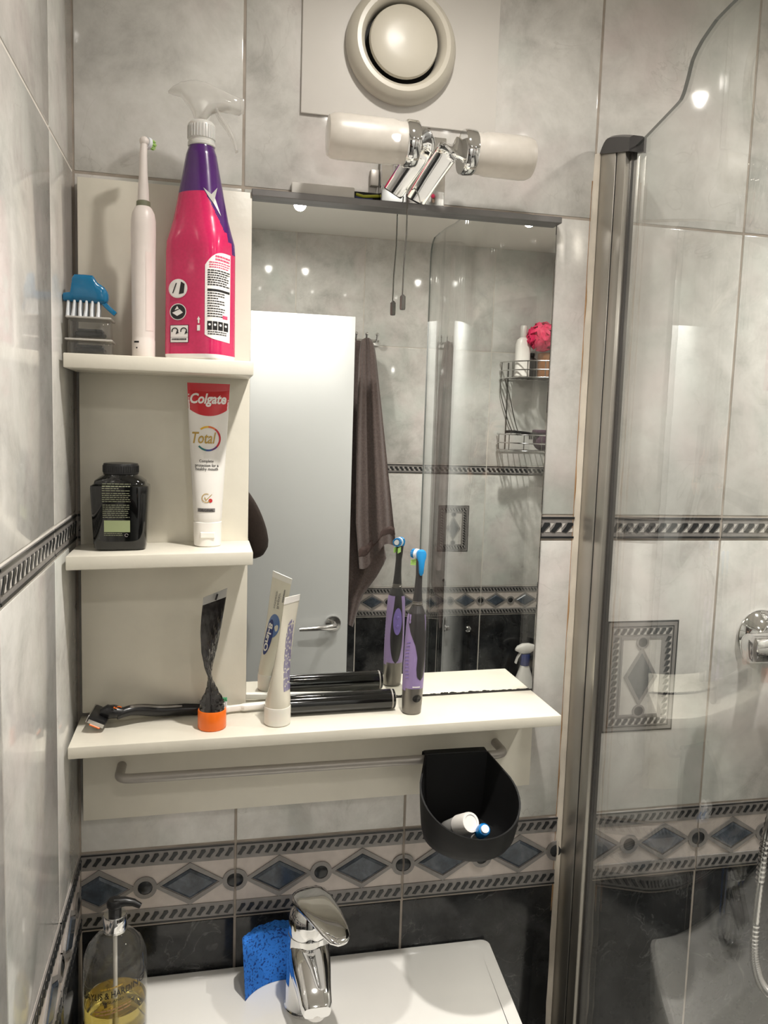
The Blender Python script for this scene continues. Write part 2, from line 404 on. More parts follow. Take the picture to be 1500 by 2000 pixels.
# ================================================================== THE ROOM
XR, YF, ZC = 1.345, -1.706, 2.2507                       # right wall, front wall (opposite the mirror), ceiling
G = 0.003
ZB2, ZB1, ZD1, ZD2, Z1 = 1.4790, 1.5125, 1.0754, 0.970, 1.9105
ROWS = [(0.0, 0.17, 'dark'), (0.17, 0.57, 'dark'), (0.57, ZD2, 'dark'), (ZD2, ZD1, 'border'), (ZD1, ZB2, 'light'), (ZB2, ZB1, 'listel'), (ZB1, Z1, 'light'), (Z1, ZC, 'light')]
_tc = {}
def plain_tile(w, h, mat):
    k = (round(w, 4), round(h, 4), mat)
    if k not in _tc: _tc[k] = B().box(0, w, 0, 0.006, 0, h, 0.0013, 2).mesh('tile', mat, 40)
    return _tc[k]
def clipx(bb, c0, c1):
    for co, no in (((c0, 0, 0), (-1, 0, 0)), ((c1, 0, 0), (1, 0, 0))):
        bmesh.ops.bisect_plane(bb.bm, geom=bb.bm.verts[:]+bb.bm.edges[:]+bb.bm.faces[:], plane_co=co, plane_no=no, clear_outer=True, dist=1e-6)
    for v in bb.bm.verts: v.co.x -= c0
def plate(bb, outer, y0, y1):
    """prism with outline outer (x,z), front at y0, back at y1"""
    n = len(outer); a = [bb.bm.verts.new((x, y0, z)) for x, z in outer]; b = [bb.bm.verts.new((x, y1, z)) for x, z in outer]
    bb.face(a)
    for i in range(n): bb.face([a[i], a[(i+1) % n], b[(i+1) % n], b[i]])
def frame(bb, outer, inner, y0, y1):
    n = len(outer)
    ov = [bb.bm.verts.new((x, y0, z)) for x, z in outer]; iv = [bb.bm.verts.new((x, y0, z)) for x, z in inner]
    ob = [bb.bm.verts.new((x, y1, z)) for x, z in outer]; ib = [bb.bm.verts.new((x, y1, z)) for x, z in inner]
    for i in range(n):
        j = (i+1) % n
        bb.face([ov[i], ov[j], iv[j], iv[i]]); bb.face([ov[i], ov[j], ob[j], ob[i]]); bb.face([iv[i], iv[j], ib[j], ib[i]])
def dia(cx, cz, a, b): return [(cx-a, cz), (cx, cz-b), (cx+a, cz), (cx, cz+b)]
def circ(cx, cz, r, n=20): return [(cx+r*math.cos(2*math.pi*i/n), cz+r*math.sin(2*math.pi*i/n)) for i in range(n)]
def rope(bb, x0, x1, z0, z1, pitch, dark, light, y):
    """row of slanted twisted links with pale wedges between"""
    h = z1-z0; n = max(1, round((x1-x0)/pitch)); p = (x1-x0)/n
    for i in range(n):
        x = x0+i*p
        bb.m = dark
        plate(bb, [(x+p*0.02, z0+h*0.10), (x+p*0.42, z0), (x+p*0.62, z0+h*0.35), (x+p*0.98, z0+h*0.78), (x+p*0.92, z0+h), (x+p*0.50, z0+h), (x+p*0.36, z0+h*0.60)], y-0.0009, y+0.0005)
        if light is not None:
            bb.m = light
            plate(bb, [(x+p*0.60, z0+h*0.05), (x+p*0.98, z0+h*0.05), (x+p*0.96, z0+h*0.50)], y-0.0006, y+0.0005)
            plate(bb, [(x+p*0.02, z0+h*0.45), (x+p*0.32, z0+h*0.92), (x+p*0.04, z0+h*0.92)], y-0.0006, y+0.0005)
def border_mesh(w, h, c0, c1):
    k = ('border', w, h, c0, c1)
    if k in _tc: return _tc[k]
    bb = B(); bb.m = 0; bb.box(0, w, 0, 0.006, 0, h, 0.001, 1)
    e = h*0.215
    for z0, s in ((0, 1), (h, -1)):
        a, b = sorted((z0, z0+s*e)); bb.m = 1; bb.box(0, w, -0.0012, 0.001, a, b, 0.0005, 1)
        bb.m = 2; a2, b2 = sorted((z0+s*0.0006, z0+s*0.0026)); bb.box(0, w, -0.0018, 0, a2, b2)
        a3, b3 = sorted((z0+s*h*0.055, z0+s*h*0.165)); rope(bb, 0.001, w-0.001, a3, b3, 0.0118, 2, None, -0.0012)
    zc = h/2; dx, dz = w*0.160, h*0.205; fx, fz = w*0.205, h*0.285
    bb.m = 1
    for cx in (w*0.25, w*0.75): frame(bb, dia(cx, zc, fx, fz), dia(cx, zc, dx*1.04, dz*1.04), -0.0018, 0.001)
    for cx in (0, w*0.5, w): frame(bb, circ(cx, zc, 0.0150), circ(cx, zc, 0.0094), -0.0022, 0.001)
    clipx(bb, c0, c1); _tc[k] = bb.mesh('border_tile', ['cream_relief', 'grey_relief', 'dark_relief', 'white_relief'], 40); return _tc[k]
def gem_mesh(cx, w, h, c0, c1):
    k = ('gem', cx, w, h, c0, c1)
    if k in _tc: return _tc[k]
    zc = h/2; dx, dz = w*0.160, h*0.205; bb = B()
    bb.rings([[(x, 0.0005, z) for x, z in dia(cx, zc, dx, dz)], [(x, -0.0012, z) for x, z in dia(cx, zc, dx*0.97, dz*0.97)], [(x, -0.0030, z) for x, z in dia(cx, zc, dx*0.80, dz*0.80)]], cap0=False)
    clipx(bb, c0, c1); _tc[k] = bb.mesh('diamond_inset', 'gem', 0) if len(bb.bm.verts) else None; return _tc[k]
def med_mesh(cx, w, h, c0, c1):
    k = ('med', cx, w, h, c0, c1)
    if k in _tc: return _tc[k]
    bb = B(); zc = h/2
    bb.rings([[(x, y, z) for x, z in circ(cx, zc, r)] for r, y in ((0.0092, 0.0), (0.0090, -0.0016), (0.0066, -0.0030), (0.0030, -0.0038))], cap0=False)
    clipx(bb, c0, c1); _tc[k] = bb.mesh('medallion', 'dark_relief', 40) if len(bb.bm.verts) > 3 else None; return _tc[k]
def listel_mesh(w, h, c0, c1):
    k = ('listel', w, h, c0, c1)
    if k in _tc: return _tc[k]
    bb = B(); bb.m = 0; bb.box(0, w, 0, 0.006, 0, h, 0.001, 1)
    bb.m = 1; bb.box(0, w, -0.0010, 0.001, 0.0004, h*0.10); bb.box(0, w, -0.0010, 0.001, h*0.90, h-0.0004)
    rope(bb, 0.001, w-0.001, h*0.27, h*0.73, 0.0172, 1, 2, 0.0)
    clipx(bb, c0, c1); _tc[k] = bb.mesh('listello_tile', ['grey_relief', 'dark_relief', 'white_relief'], 40); return _tc[k]
def decor_mesh(w, h):
    bb = B(); R = lambda i: [(i, i), (w-i, i), (w-i, h-i), (i, h-i)]
    bb.m = 1; plate(bb, R(0), -0.0008, 0.002)
    bb.m = 0; plate(bb, R(0.0025), -0.0014, 0.0)
    bb.m = 1; frame(bb, R(0.0075), R(0.0088), -0.0018, 0.0)
    for a, b in ((0.0105, 0.0205), (h-0.0205, h-0.0105)): rope(bb, 0.0105, w-0.0105, a, b, 0.0105, 1, 2, -0.0014)
    n = 13; z0, z1 = 0.0225, h-0.0225; p = (z1-z0)/n
    for xa in (0.0105, w-0.0205):
        for i in range(n):
            bb.m = 1; plate(bb, [(xa, z0+p*(i+.05)), (xa+0.006, z0+p*(i+.2)), (xa+0.0098, z0+p*(i+.85)), (xa+0.004, z0+p*(i+.95))], -0.0022, 0)
            bb.m = 2; plate(bb, [(xa+0.006, z0+p*(i+.05)), (xa+0.0098, z0+p*(i+.05)), (xa+0.0096, z0+p*(i+.5))], -0.0019, 0)
    i = 0.0235; bb.m = 2; plate(bb, R(i), -0.0016, 0.0); bb.m = 0; frame(bb, R(i), R(i+0.003), -0.0024, 0)
    cx, cz = w/2, h/2; bb.m = 0; frame(bb, dia(cx, cz, w*0.235, h*0.27), dia(cx, cz, w*0.18, h*0.215), -0.0026, 0)
    bb.m = 3; plate(bb, dia(cx, cz, w*0.18, h*0.215), -0.0024, 0)
    for zz in (h*0.19, h*0.81):
        bb.m = 0; frame(bb, circ(cx, zz, 0.0098), circ(cx, zz, 0.0070), -0.0030, 0); bb.m = 1; plate(bb, circ(cx, zz, 0.0071), -0.0028, 0)
    return bb.mesh('decor_inset', ['grey_relief', 'dark_relief', 'white_relief', 'gem_dark'], 40)
def put_tiles(wall, cols, O, rz, rows, ustep, full=0.23, skip=None, decor=None):
    """cols: (u0,u1) edges along the wall, O origin, ustep unit vector; pattern of a full tile is clipped to what is left of it"""
    for (u0, u1, c0) in cols:
        for (z0, z1, kind) in rows:
            if skip and skip(u0, u1, z0, z1): continue
            w, h = u1-u0-G, z1-z0-G
            loc = (O[0]+ustep[0]*(u0+G/2), O[1]+ustep[1]*(u0+G/2), z0+G/2)
            if kind in ('light', 'dark'):
                t = place('tile', plain_tile(w, h, 'tile_'+kind), wall, loc, rz)
                if decor and kind == 'light' and abs(z0-decor[1]) < 0.02 and u0-1e-6 <= decor[0] < u1:
                    d = place('decor_inset', decor_mesh(0.114, 0.165), t, ((w-0.114)/2, 0, decor[2]))
                continue
            W = full-G; cc = (round(c0, 5), round(min(W, c0+w), 5))
            if kind == 'border':
                t = place('border_tile', border_mesh(W, h, *cc), wall, loc, rz)
                for cx in (0.25, 0.75):
                    if cx*W+W*0.16 > cc[0]+0.003 and cx*W-W*0.16 < cc[1]-0.003:
                        gm = gem_mesh(cx*W, W, h, *cc)
                        if gm: place('diamond_inset', gm, t)
                for cx in (0.0, 0.5, 1.0):
                    if cx*W+0.009 > cc[0]+0.002 and cx*W-0.009 < cc[1]-0.002:
                        mm = med_mesh(cx*W, W, h, *cc)
                        if mm: place('medallion', mm, t)
            else: place('listello_tile', listel_mesh(W, h, *cc), wall, loc, rz)
def cols(first, lo, hi, pitch=0.23):
    out = []; u = first
    while u > lo: u -= pitch
    while u < hi-0.004:
        a, b = max(u, lo), min(u+pitch, hi)
        if b-a > 0.012: out.append((a, b, a-u))
        u += pitch
    return out
R_ = 0.0010
# back wall (mirror wall)
wb = struct(B().box(-0.12, XR+0.12, R_, 0.12, 0, ZC+0.1).obj('wall_back', 'grout_worn', smooth=0))
put_tiles(wb, cols(0.1948, 0.0, XR), (0, 0), 0.0, ROWS, (1, 0), decor=(0.70, ZD1, 1.1945-ZD1))
# left wall with the doorway
DY0, DY1, DZ = -0.76, -1.475, 1.975
bb = B(); bb.box(-0.12, -R_, DY0, R_, 0, ZC+0.1); bb.box(-0.12, -R_, YF-0.12, DY1-0.02, 0, ZC+0.1); bb.box(-0.12, -R_, DY1-0.02, DY0, DZ+0.02, ZC+0.1)
wl = struct(bb.obj('wall_left', 'grout_white', smooth=0))
cl = [c for c in cols(-0.1419, -0.76, 0.0)]
put_tiles(wl, cl, (0, 0), math.pi/2, ROWS, (0, 1))
put_tiles(wl, cols(-0.1419, YF, DY1-0.045), (0, 0), math.pi/2, ROWS, (0, 1))
put_tiles(wl, cols(-0.1419, DY1-0.045, DY0), (0, 0), math.pi/2, [(2.02, ZC, 'light')], (0, 1))
# front wall (seen in the mirror)
FO = -0.0145
FROWS = [(max(0, a+FO), ZC if b > 2.2 else b+FO, k) for a, b, k in ROWS]
wf = struct(B().box(-0.12, XR+0.12, YF-0.12, YF-R_, 0, ZC+0.1).obj('wall_front', 'grout', smooth=0))
put_tiles(wf, [(-b, -a, 0.23-(b-a) if b > XR-0.001 else 0.0) for a, b, c in cols(0.437, 0.0, XR)], (0, YF), math.pi, FROWS, (-1, 0), decor=(-1.02, ZD1+FO, 1.187-ZD1-FO))
# right wall
wr = struct(B().box(XR+R_, XR+0.12, YF-0.12, 0.12, 0, ZC+0.1).obj('wall_right', 'grout', smooth=0))
put_tiles(wr, cols(0.0, 0.0, -YF), (XR, 0), -math.pi/2, ROWS, (0, -1))
struct(B().box(-1.3, XR+0.12, YF-0.12, 0.12, -0.06, 0.0).obj('floor', 'floor_vinyl', smooth=0))
struct(B().box(-1.3, XR+0.12, YF-0.12, 0.12, ZC, ZC+0.08).obj('ceiling', 'ceiling_paint', smooth=0))
bb = B(); bb.box(-1.36, -1.2, YF-0.12, 0.12, 0, ZC); bb.box(-1.2, -0.12, 0.02, 0.12, 0, ZC); bb.box(-1.2, -0.12, YF-0.12, YF-0.02, 0, ZC)
struct(bb.obj('wall_hall', 'hall_paint', smooth=0))
# door lining round the doorway, open door leaf
bb = B(); bb.box(-0.125, 0.006, DY0-0.022, DY0+0.002, 0, DZ+0.02, 0.002, 1); bb.box(-0.125, 0.006, DY1-0.045, DY1-0.020, 0, DZ+0.02, 0.002, 1); bb.box(-0.125, 0.006, DY1-0.02, DY0-0.022, DZ, DZ+0.02, 0.002, 1)
struct(bb.obj('trim_1', 'white_satin', smooth=0))
YD = 2*MIR-1.45
door = struct(B().box(0.004, 0.597, YD-0.036, YD, 0.012, 1.957, 0.0015, 2).obj('door_1', 'door_paint', smooth=40))
hx, hz = 0.549, 0.998
h = B(); h.lathe([(0.0, 0.0), (0.025, 0.0), (0.026, 0.004), (0.024, 0.009), (0.010, 0.010), (0.010, 0.0102)], 28, (hx, YD, hz), 'Y').obj('handle_rose', 'chrome_dull', door)
h = B(); h.tube([(hx, YD+0.006, hz), (hx, YD+0.035, hz), (hx-0.003, YD+0.046, hz), (hx-0.014, YD+0.052, hz), (hx-0.06, YD+0.052, hz-0.003), (hx-0.112, YD+0.050, hz-0.006)], [0.010, 0.010, 0.010, 0.0095, 0.008, 0.006], 14).obj('lever', 'chrome_dull', door)
# downlights
for i, (x, y) in enumerate(LAMP_XY):
    where = ['above the wash basin', 'above the open door', 'above the shower valve', 'above the far end of the bath'][i]
    t = thing('downlight', 'round recessed ceiling downlight '+where, 'light', (x, y, ZC), group='ceiling downlights')
    B().lathe([(0.030, 0.004), (0.030, -0.004), (0.036, -0.006), (0.043, -0.003), (0.0435, 0.004)], 36, cap0=False, cap1=False).obj('rim', 'white_gloss', t)
    B().lathe([(0.0, -0.0015), (0.0302, -0.0015), (0.0302, 0.003), (0.0, 0.003)], 32, cap0=False, cap1=False).obj('lens', 'lamp_lens', t)
    for nm, en, size, blend in (('downlight_spill', LAMP_W[i], 174, 0.6), ('downlight_beam', LAMP_W[i]*BEAM, 100, 0.85)):
        ld = bpy.data.lights.new(nm, 'SPOT'); ld.energy = en; ld.color = LAMP_COL; ld.shadow_soft_size = 0.017; ld.spot_size = math.radians(size); ld.spot_blend = blend
        lo = bpy.data.objects.new(nm, ld); COL.objects.link(lo); lo.parent = t; lo.location = (0, 0, -0.012)
# ================================================================== FIXTURES ON THE MIRROR WALL
PF = -0.018                                              # front of the boards
ZLOW = lambda x: 1.2600+0.0136*x                          # top of the long shelf (it hangs a touch out of level)
ZMID = lambda x: 1.4762+0.0225*x
ZTOP = 1.6952
def sheared_box(bb, x0, x1, y0, y1, zf, th, bev=0.0012):
    t = bmesh.new(); bmesh.ops.create_cube(t, size=1)
    for v in t.verts:
        x = x0 if v.co.x < 0 else x1; y = y0 if v.co.y < 0 else y1; v.co = (x, y, zf(x)-(th if v.co.z < 0 else 0))
    bmesh.ops.bevel(t, geom=t.edges[:], offset=bev, segments=2, profile=0.5, affect='EDGES'); bb.merge(t)
tag(B().box(0.007, 0.2050, PF, 0.0, 1.2665, 1.9005, 0.0012).obj('tall_board', 'board'), 'tall cream painted board behind the two short shelves', 'board')
rbd = thing('rail_board', 'low wide cream board with grey towel rail under the long shelf', 'board', (0.3, 0, 1.13))
def P3(o): o.location = (-0.3, 0, -1.13); return o
bb = B(); t = bmesh.new(); bmesh.ops.create_cube(t, size=1)
for v in t.verts:
    x = 0.007 if v.co.x < 0 else 0.5995; y = PF if v.co.y < 0 else 0.0; v.co = (x, y, (1.1275+0.0100*x) if v.co.z < 0 else ZLOW(x)-0.0142)
bmesh.ops.bevel(t, geom=t.edges[:], offset=0.0012, segments=2, profile=0.5, affect='EDGES'); bb.merge(t)
P3(bb.obj('board_panel', 'board', rbd))
for x1, zf, lab in ((0.2042, lambda x: ZTOP, 'upper short cream shelf holding the pink spray bottle'), (0.2065, ZMID, 'lower short cream shelf holding the black jar')):
    bb = B(); sheared_box(bb, 0.0045, x1, -0.108, PF-0.0002, zf, 0.0155); tag(bb.obj('wall_shelf', 'board'), lab, 'shelf')
bb = B(); sheared_box(bb, 0.0045, 0.5985, -0.108, -0.0085, ZLOW, 0.0140); tag(bb.obj('wall_shelf', 'board'), 'long cream shelf under the mirror holding tubes and toothbrushes', 'shelf')
a, b = onY(228, 1521, -0.058), onY(990, 1471, -0.058)
ea, eb = Vector((a.x+0.002, PF, a.z-0.001)), Vector((b.x-0.002, PF, b.z-0.001))
def bend(p0, c, p1, n=6): return [p0.lerp(c, i/n).lerp(c.lerp(p1, i/n), i/n) for i in range(n+1)]
ca, cb_ = Vector((ea.x, -0.058, ea.z)), Vector((eb.x, -0.058, eb.z))
path = [ea] + bend(Vector((ea.x, -0.044, ea.z)), ca, ca+(cb_-ca).normalized()*0.016) + bend(cb_-(cb_-ca).normalized()*0.016, cb_, Vector((eb.x, -0.044, eb.z))) + [eb]
P3(B().tube(path, 0.0058, 16).obj('towel_rail', 'rail_grey', rbd))
# mirror
mi = thing('mirror', 'frameless wall mirror with a grey top channel above the long shelf', 'mirror', (0.4033, 0, 1.27))
def PM(o): o.location = (-0.4033, 0, -1.27); return o
MX0, MX1, MZ1 = 0.2056, 0.6010, 1.8985
bb = B(); mz = lambda x: ZLOW(x)+0.0018
bb.m = 0; bb.poly([(MX0, MIR, mz(MX0)), (MX1, MIR, mz(MX1)), (MX1, MIR, MZ1), (MX0, MIR, MZ1)])
PM(bb.obj('mirror_face', 'mirror_silver', mi, smooth=0, recalc=False))
bb = B(); bb.box(MX0, MX1, MIR+0.0004, -0.0008, 1.262, MZ1); PM(bb.obj('mirror_backing', 'dark_grey', mi, smooth=0))
bb = B(); bb.box(MX0-0.0015, MX1+0.001, -0.0215, -0.0005, 1.8965, 1.9045, 0.0008, 1); PM(bb.obj('top_channel', 'trim_grey', mi, smooth=0))
bb = B()                                                 # blackened silvering creeping up from the lower edge and down the right side
x = MX0
while x < MX1-0.006:
    w = random.uniform(0.002, 0.007); hgt = random.choice((0.0004, 0.0006, 0.0009, 0.0015)); bb.poly([(x, MIR-0.0002, mz(x)), (x+w, MIR-0.0002, mz(x+w)), (x+w, MIR-0.0002, mz(x)+hgt), (x+w*0.4, MIR-0.0002, mz(x)+hgt*1.3), (x, MIR-0.0002, mz(x)+hgt*0.8)]); x += w
z = 1.27
while z < MZ1-0.01:
    hgt = random.uniform(0.004, 0.03); w = random.choice((0.0003, 0.0005, 0.0009)); bb.poly([(MX1-w, MIR-0.0002, z), (MX1, MIR-0.0002, z), (MX1, MIR-0.0002, z+hgt), (MX1-w, MIR-0.0002, z+hgt)]); z += hgt
PM(bb.obj('edge_corrosion', 'black_gap', mi, smooth=0, recalc=False))
# extractor valve
ve = thing('extractor_vent', 'square white plate with round ivory extractor valve above the wall lamp', 'vent', (0.387, 0, 2.003))
B().box(-0.1246, 0.1246, -0.0045, 0, 0.0, 0.2465, 0.0015).obj('plate', 'white_satin', ve)
VC = (-0.0035, -0.0045, 0.0880)
B().lathe([(0.067, 0.0), (0.069, -0.004), (0.0685, -0.010), (0.064, -0.019), (0.058, -0.0235), (0.053, -0.0235), (0.0485, -0.019), (0.0465, -0.010), (0.0460, 0.0)], 56, VC, 'Y', cap0=False, cap1=False).obj('ring', 'ivory', ve)
B().lathe([(0.0465, -0.0012), (0.0, -0.0012)], 40, VC, 'Y', cap0=False, cap1=False).obj('throat', 'black_gap', ve)
B().lathe([(0.0, -0.0275), (0.020, -0.0268), (0.036, -0.0245), (0.0415, -0.0215), (0.0428, -0.0175), (0.0405, -0.014), (0.010, -0.012), (0.006, 0.0)], 48, VC, 'Y', cap0=False, cap1=False).obj('disc', 'ivory', ve)
# twin wall lamp
wl_ = thing('wall_lamp', 'chrome wall lamp with two frosted glass cylinders and a pull cord', 'lamp', (0.4030, 0, 1.9048))
PX, PZ = 0.0, 0.0
B().box(-0.0410, 0.0410, -0.0170, 0, 0.0, 0.083, 0.0015).obj('back_plate', 'chrome', wl_)
LY = -0.078
def lamp_side(sg, xin, xout, zc):
    g = thing  # noqa
    L_ = abs(xout-xin); f = lambda h: xin+sg*h
    pr = [(0.0, -0.002), (0.0245, -0.002), (0.0258, 0.0), (0.0258, 0.011), (0.0245, 0.013), (0.0, 0.013)]
    B().lathe([(r, f(h)) for r, h in pr], 36, (0, LY, zc), 'X', cap0=False, cap1=False).obj('lamp_holder', 'chrome', wl_)
    pr = [(0.0228, 0.012), (0.0235, 0.014), (0.0228, 0.017), (0.0235, 0.020), (0.0230, 0.022), (0.0246, 0.027), (0.0250, L_-0.014), (0.0243, L_-0.006), (0.0215, L_-0.001), (0.016, L_), (0.0, L_)]
    B().lathe([(r, f(h)) for r, h in pr], 40, (0, LY, zc), 'X', cap0=False, cap1=False).obj('glass_shade', 'opal', wl_)
lamp_side(-1, -0.0150, -0.1180, 0.0500)
lamp_side(1, 0.0440, 0.1300, 0.0475)
def smooth_path(pts, k=6):
    q = [Vector(p) for p in pts]; sm = []
    for i in range(len(q)-1):
        p0, p1, p2, p3 = q[max(i-1, 0)], q[i], q[i+1], q[min(i+2, len(q)-1)]
        for j in range(k):
            u = j/k; sm.append(0.5*((2*p1)+(p2-p0)*u+(2*p0-5*p1+4*p2-p3)*u*u+(3*p1-p0-3*p2+p3)*u**3))
    return sm+[q[-1]]
LO_ = Vector((0.4030, 0, 1.9048)); LP_ = lambda px, py, Y: onY(px, py, Y)-LO_
for pts in ([LP_(768, 374, -0.018), LP_(793, 338, -0.040), LP_(818, 300, -0.062), LP_(826, 278, -0.076), LP_(816, 272, -0.082), LP_(800, 281, -0.080)],
            [LP_(812, 390, -0.018), LP_(836, 352, -0.042), LP_(862, 314, -0.066), LP_(878, 292, -0.080), LP_(892, 288, -0.085), LP_(910, 300, -0.080)]):
    sm = smooth_path(pts); m_ = len(sm)
    wds = [Vector((1.0, -0.1, -0.35)).lerp(Vector((0.0, 0.45, 0.9)), min(1, max(0, (i/m_-0.50)/0.35))) for i in range(m_)]
    B().strap(sm, wds, [lerp(0.026, 0.030, i/m_) for i in range(m_)], 0.0075).obj('arm', 'chrome', wl_)
c0 = onY(796, 398, -0.035); c1 = onY(786, 576, -0.035); c2 = onY(786, 605, -0.035); o_ = Vector((0.4030, 0, 1.9048))
B().tube([Vector((c0.x, -0.030, 1.912))-o_, c0-o_, c0.lerp(c1, 0.35)+Vector((0.0008, 0, 0))-o_, c0.lerp(c1, 0.7)+Vector((-0.0004, 0, 0))-o_, c1-o_], 0.0009, 8).obj('pull_cord', 'wire_grey', wl_)
B().lathe([(0.0, -0.0005), (0.0032, 0.0), (0.0036, 0.002), (0.0036, c1.z-c2.z-0.002), (0.0020, c1.z-c2.z), (0.0, c1.z-c2.z+0.001)], 16, c2-o_, cap0=False, cap1=False).obj('cord_pull', 'wire_grey', wl_)
# cable cover, open hole with wires beside the lamp
tag(B().box(0.2525, 0.3300, -0.0110, 0.0, 1.9052, 1.9195, 0.0012).obj('cable_cover', 'white_satin'), 'short white plastic cable cover lying on the mirror channel', 'cover')
hb = thing('junction_hole', 'open dark recess with striped earth wires left of the wall lamp', 'wiring', (0.346, 0, 1.906))
B().box(-0.0145, 0.0160, -0.0022, -0.0002, 0.001, 0.0115).obj('recess', 'black_gap', hb, smooth=0)
B().tube([(-0.013, -0.0045, 0.0075), (-0.004, -0.0062, 0.0052), (0.006, -0.0060, 0.0062), (0.0155, -0.0050, 0.0075)], 0.0019, 8).obj('earth_wire', 'wire_yellow', hb)
B().tube([(-0.014, -0.0040, 0.0045), (-0.004, -0.0045, 0.0026), (0.008, -0.0042, 0.0030)], 0.0014, 8).obj('neutral_wire', 'wire_blue', hb)
tag(B().box(0.3500, 0.3605, -0.0090, 0.0, 1.9245, 1.9440, 0.001).obj('grey_terminal', 'rail_grey'), 'small grey terminal box tucked behind the chrome lamp plate', 'box')
# ------------------------------------------------------------------ bath screen
XS = 0.660
sc_ = thing('bath_screen', 'curved clear glass bath screen in a tall aluminium wall profile', 'shower screen', (XS+0.012, -0.045, 0.565))
def PS(o): o.location = (-(XS+0.012), 0.045, -0.565); return o
ZS0, ZS1 = 0.565, 1.985
ZS1 = 1.996
PS(B().box(XS, XS+0.021, -0.0440, 0.0, ZS0, ZS1, 0.002).obj('wall_channel', 'aluminium', sc_))
PS(B().box(XS+0.0012, XS+0.020, -0.0470, -0.0430, ZS0, ZS1).obj('channel_gap', 'black_gap', sc_, smooth=0))
PS(B().box(XS+0.0006, XS+0.0150, -0.0690, -0.0468, ZS0, ZS1-0.004, 0.0012, 2).obj('pivot_profile', 'aluminium', sc_))
PS(B().box(XS+0.0070, XS+0.0145, -0.0745, -0.0685, ZS0, ZS1-0.010, 0.001, 1).obj('seal', 'dark_grey', sc_))
cp = B(); rr = []
cb0, cb1 = onX(1180, 297, XS), onX(1243, 288, XS); ct0, ct1 = onX(1186, 262, XS), onX(1250, 252, XS)
for i in range(17):
    t = i/16; y = lerp(-0.004, -0.082, t); zb_ = lerp(cb0.z, cb1.z, t); zt_ = lerp(ct0.z, ct1.z, t)+0.002*math.sin(math.pi*t)-0.017*max(0, 1-t*3.4)**2.2
    rr.append([(XS-0.002, y, zb_), (XS+0.021, y, zb_), (XS+0.021, y, zt_-0.002), (XS+0.015, y, zt_), (XS+0.003, y, zt_), (XS-0.002, y, zt_-0.003)])
cp.rings(rr); PS(cp.obj('end_cap', 'charcoal_plastic', sc_))
GK = [(.066, -2), (.085, -12), (.28, -12), (.36, -6), (.40, -1.5), (.46, 6), (.52, 9), (.74, 10), (.80, 4), (.875, -2)]
def ipol(T, d):
    for (a, s), (b, t) in zip(T, T[1:]):
        if d <= b: return s+(t-s)*max(0, d-a)/(b-a)
    return T[-1][1]
GT = []; gx, gd = XS+0.011, 0.066                        # plan of the wavy glass: swings out, then back over the bath
while gd < 0.88: GT.append((gd, gx)); gx += 0.002*math.tan(math.radians(ipol(GK, gd+0.001))); gd += 0.002
def glass_x(y): return ipol(GT, -y)
def glass_top(y): return ipol([(0.066, 1.981), (0.16, 1.9798), (0.207, 1.9792), (0.222, 1.9795), (0.230, 1.984), (0.239, 1.9955), (0.246, 2.007), (0.256, 2.0125), (0.27, 2.0165), (0.302, 2.0205), (0.3435, 2.0195), (0.44, 2.014), (0.55, 2.027), (0.717, 2.056), (0.80, 2.066), (0.8455, 2.067), (0.862, 2.060), (0.871, 2.045), (0.875, 2.02)], -y)
gl = B(); TH = 0.002; ys = [-0.067-0.808*i/220 for i in range(221)]
def nrm(y):
    d = (glass_x(y-0.001)-glass_x(y+0.001))/-0.002; v = Vector((-1, d, 0)).normalized(); return v
for sgn in (1, -1):
    V_ = []
    for y in ys:
        n_ = nrm(y); col = []
        for k in range(13): col.append(gl.bm.verts.new((glass_x(y)+n_.x*TH*sgn, y+n_.y*TH*sgn, lerp(ZS0, glass_top(y), k/12))))
        V_.append(col)
    for a, b in zip(V_, V_[1:]):
        for k in range(12): gl.face([a[k], a[k+1], b[k+1], b[k]] if sgn > 0 else [b[k], b[k+1], a[k+1], a[k]])
    if sgn > 0: VA = V_
PS(gl.obj('glass_pane', 'screen_glass', sc_, smooth=60, recalc=False))
ed = B()                                                  # dark ground edge of the pane
for (y0, y1) in zip(ys, ys[1:]):
    ps = []
    for y, s in ((y0, 1), (y1, 1), (y1, -1), (y0, -1)):
        n_ = nrm(y); ps.append((glass_x(y)+n_.x*TH*s, y+n_.y*TH*s, glass_top(y)+0.0001))
    ed.poly(ps)
y = ys[-1]; n_ = nrm(y)
ed.poly([(glass_x(y)+n_.x*TH, y+n_.y*TH, ZS0), (glass_x(y)-n_.x*TH, y-n_.y*TH, ZS0), (glass_x(y)-n_.x*TH, y-n_.y*TH, glass_top(y)), (glass_x(y)+n_.x*TH, y+n_.y*TH, glass_top(y))])
PS(ed.obj('glass_edge', 'edge_green', sc_, smooth=0, recalc=False))
sb = B(); rr = []
for k in range(41):
    z = lerp(0.57, 1.995, k/40); w = 0.0050+0.0012*math.sin(k*2.3)+0.001*random.random(); rr.append([(XS-0.0002, 0.0, z), (XS-0.0002, -0.0035, z), (XS-w*0.6, -0.003, z), (XS-w-0.002, 0.001, z)])
sb.rings(rr); struct(sb.obj('trim_2', 'silicone'))
rr = []
for k in range(61):
    z = lerp(0.93, 1.96, k/60); w = 0.0004+0.0009*max(0, math.sin(k*0.9)*math.sin(k*0.37+1)); rr.append([(XS-0.0092, -0.0003, z), (XS-0.0092+w, -0.0009, z), (XS-0.0092+2*w, -0.0003, z), (XS-0.0092+w, 0.0006, z)])
sb = B(); sb.rings(rr); o_st = sb.obj('stain_line', 'stain', smooth=0); o_st.parent = bpy.data.objects['trim_2']
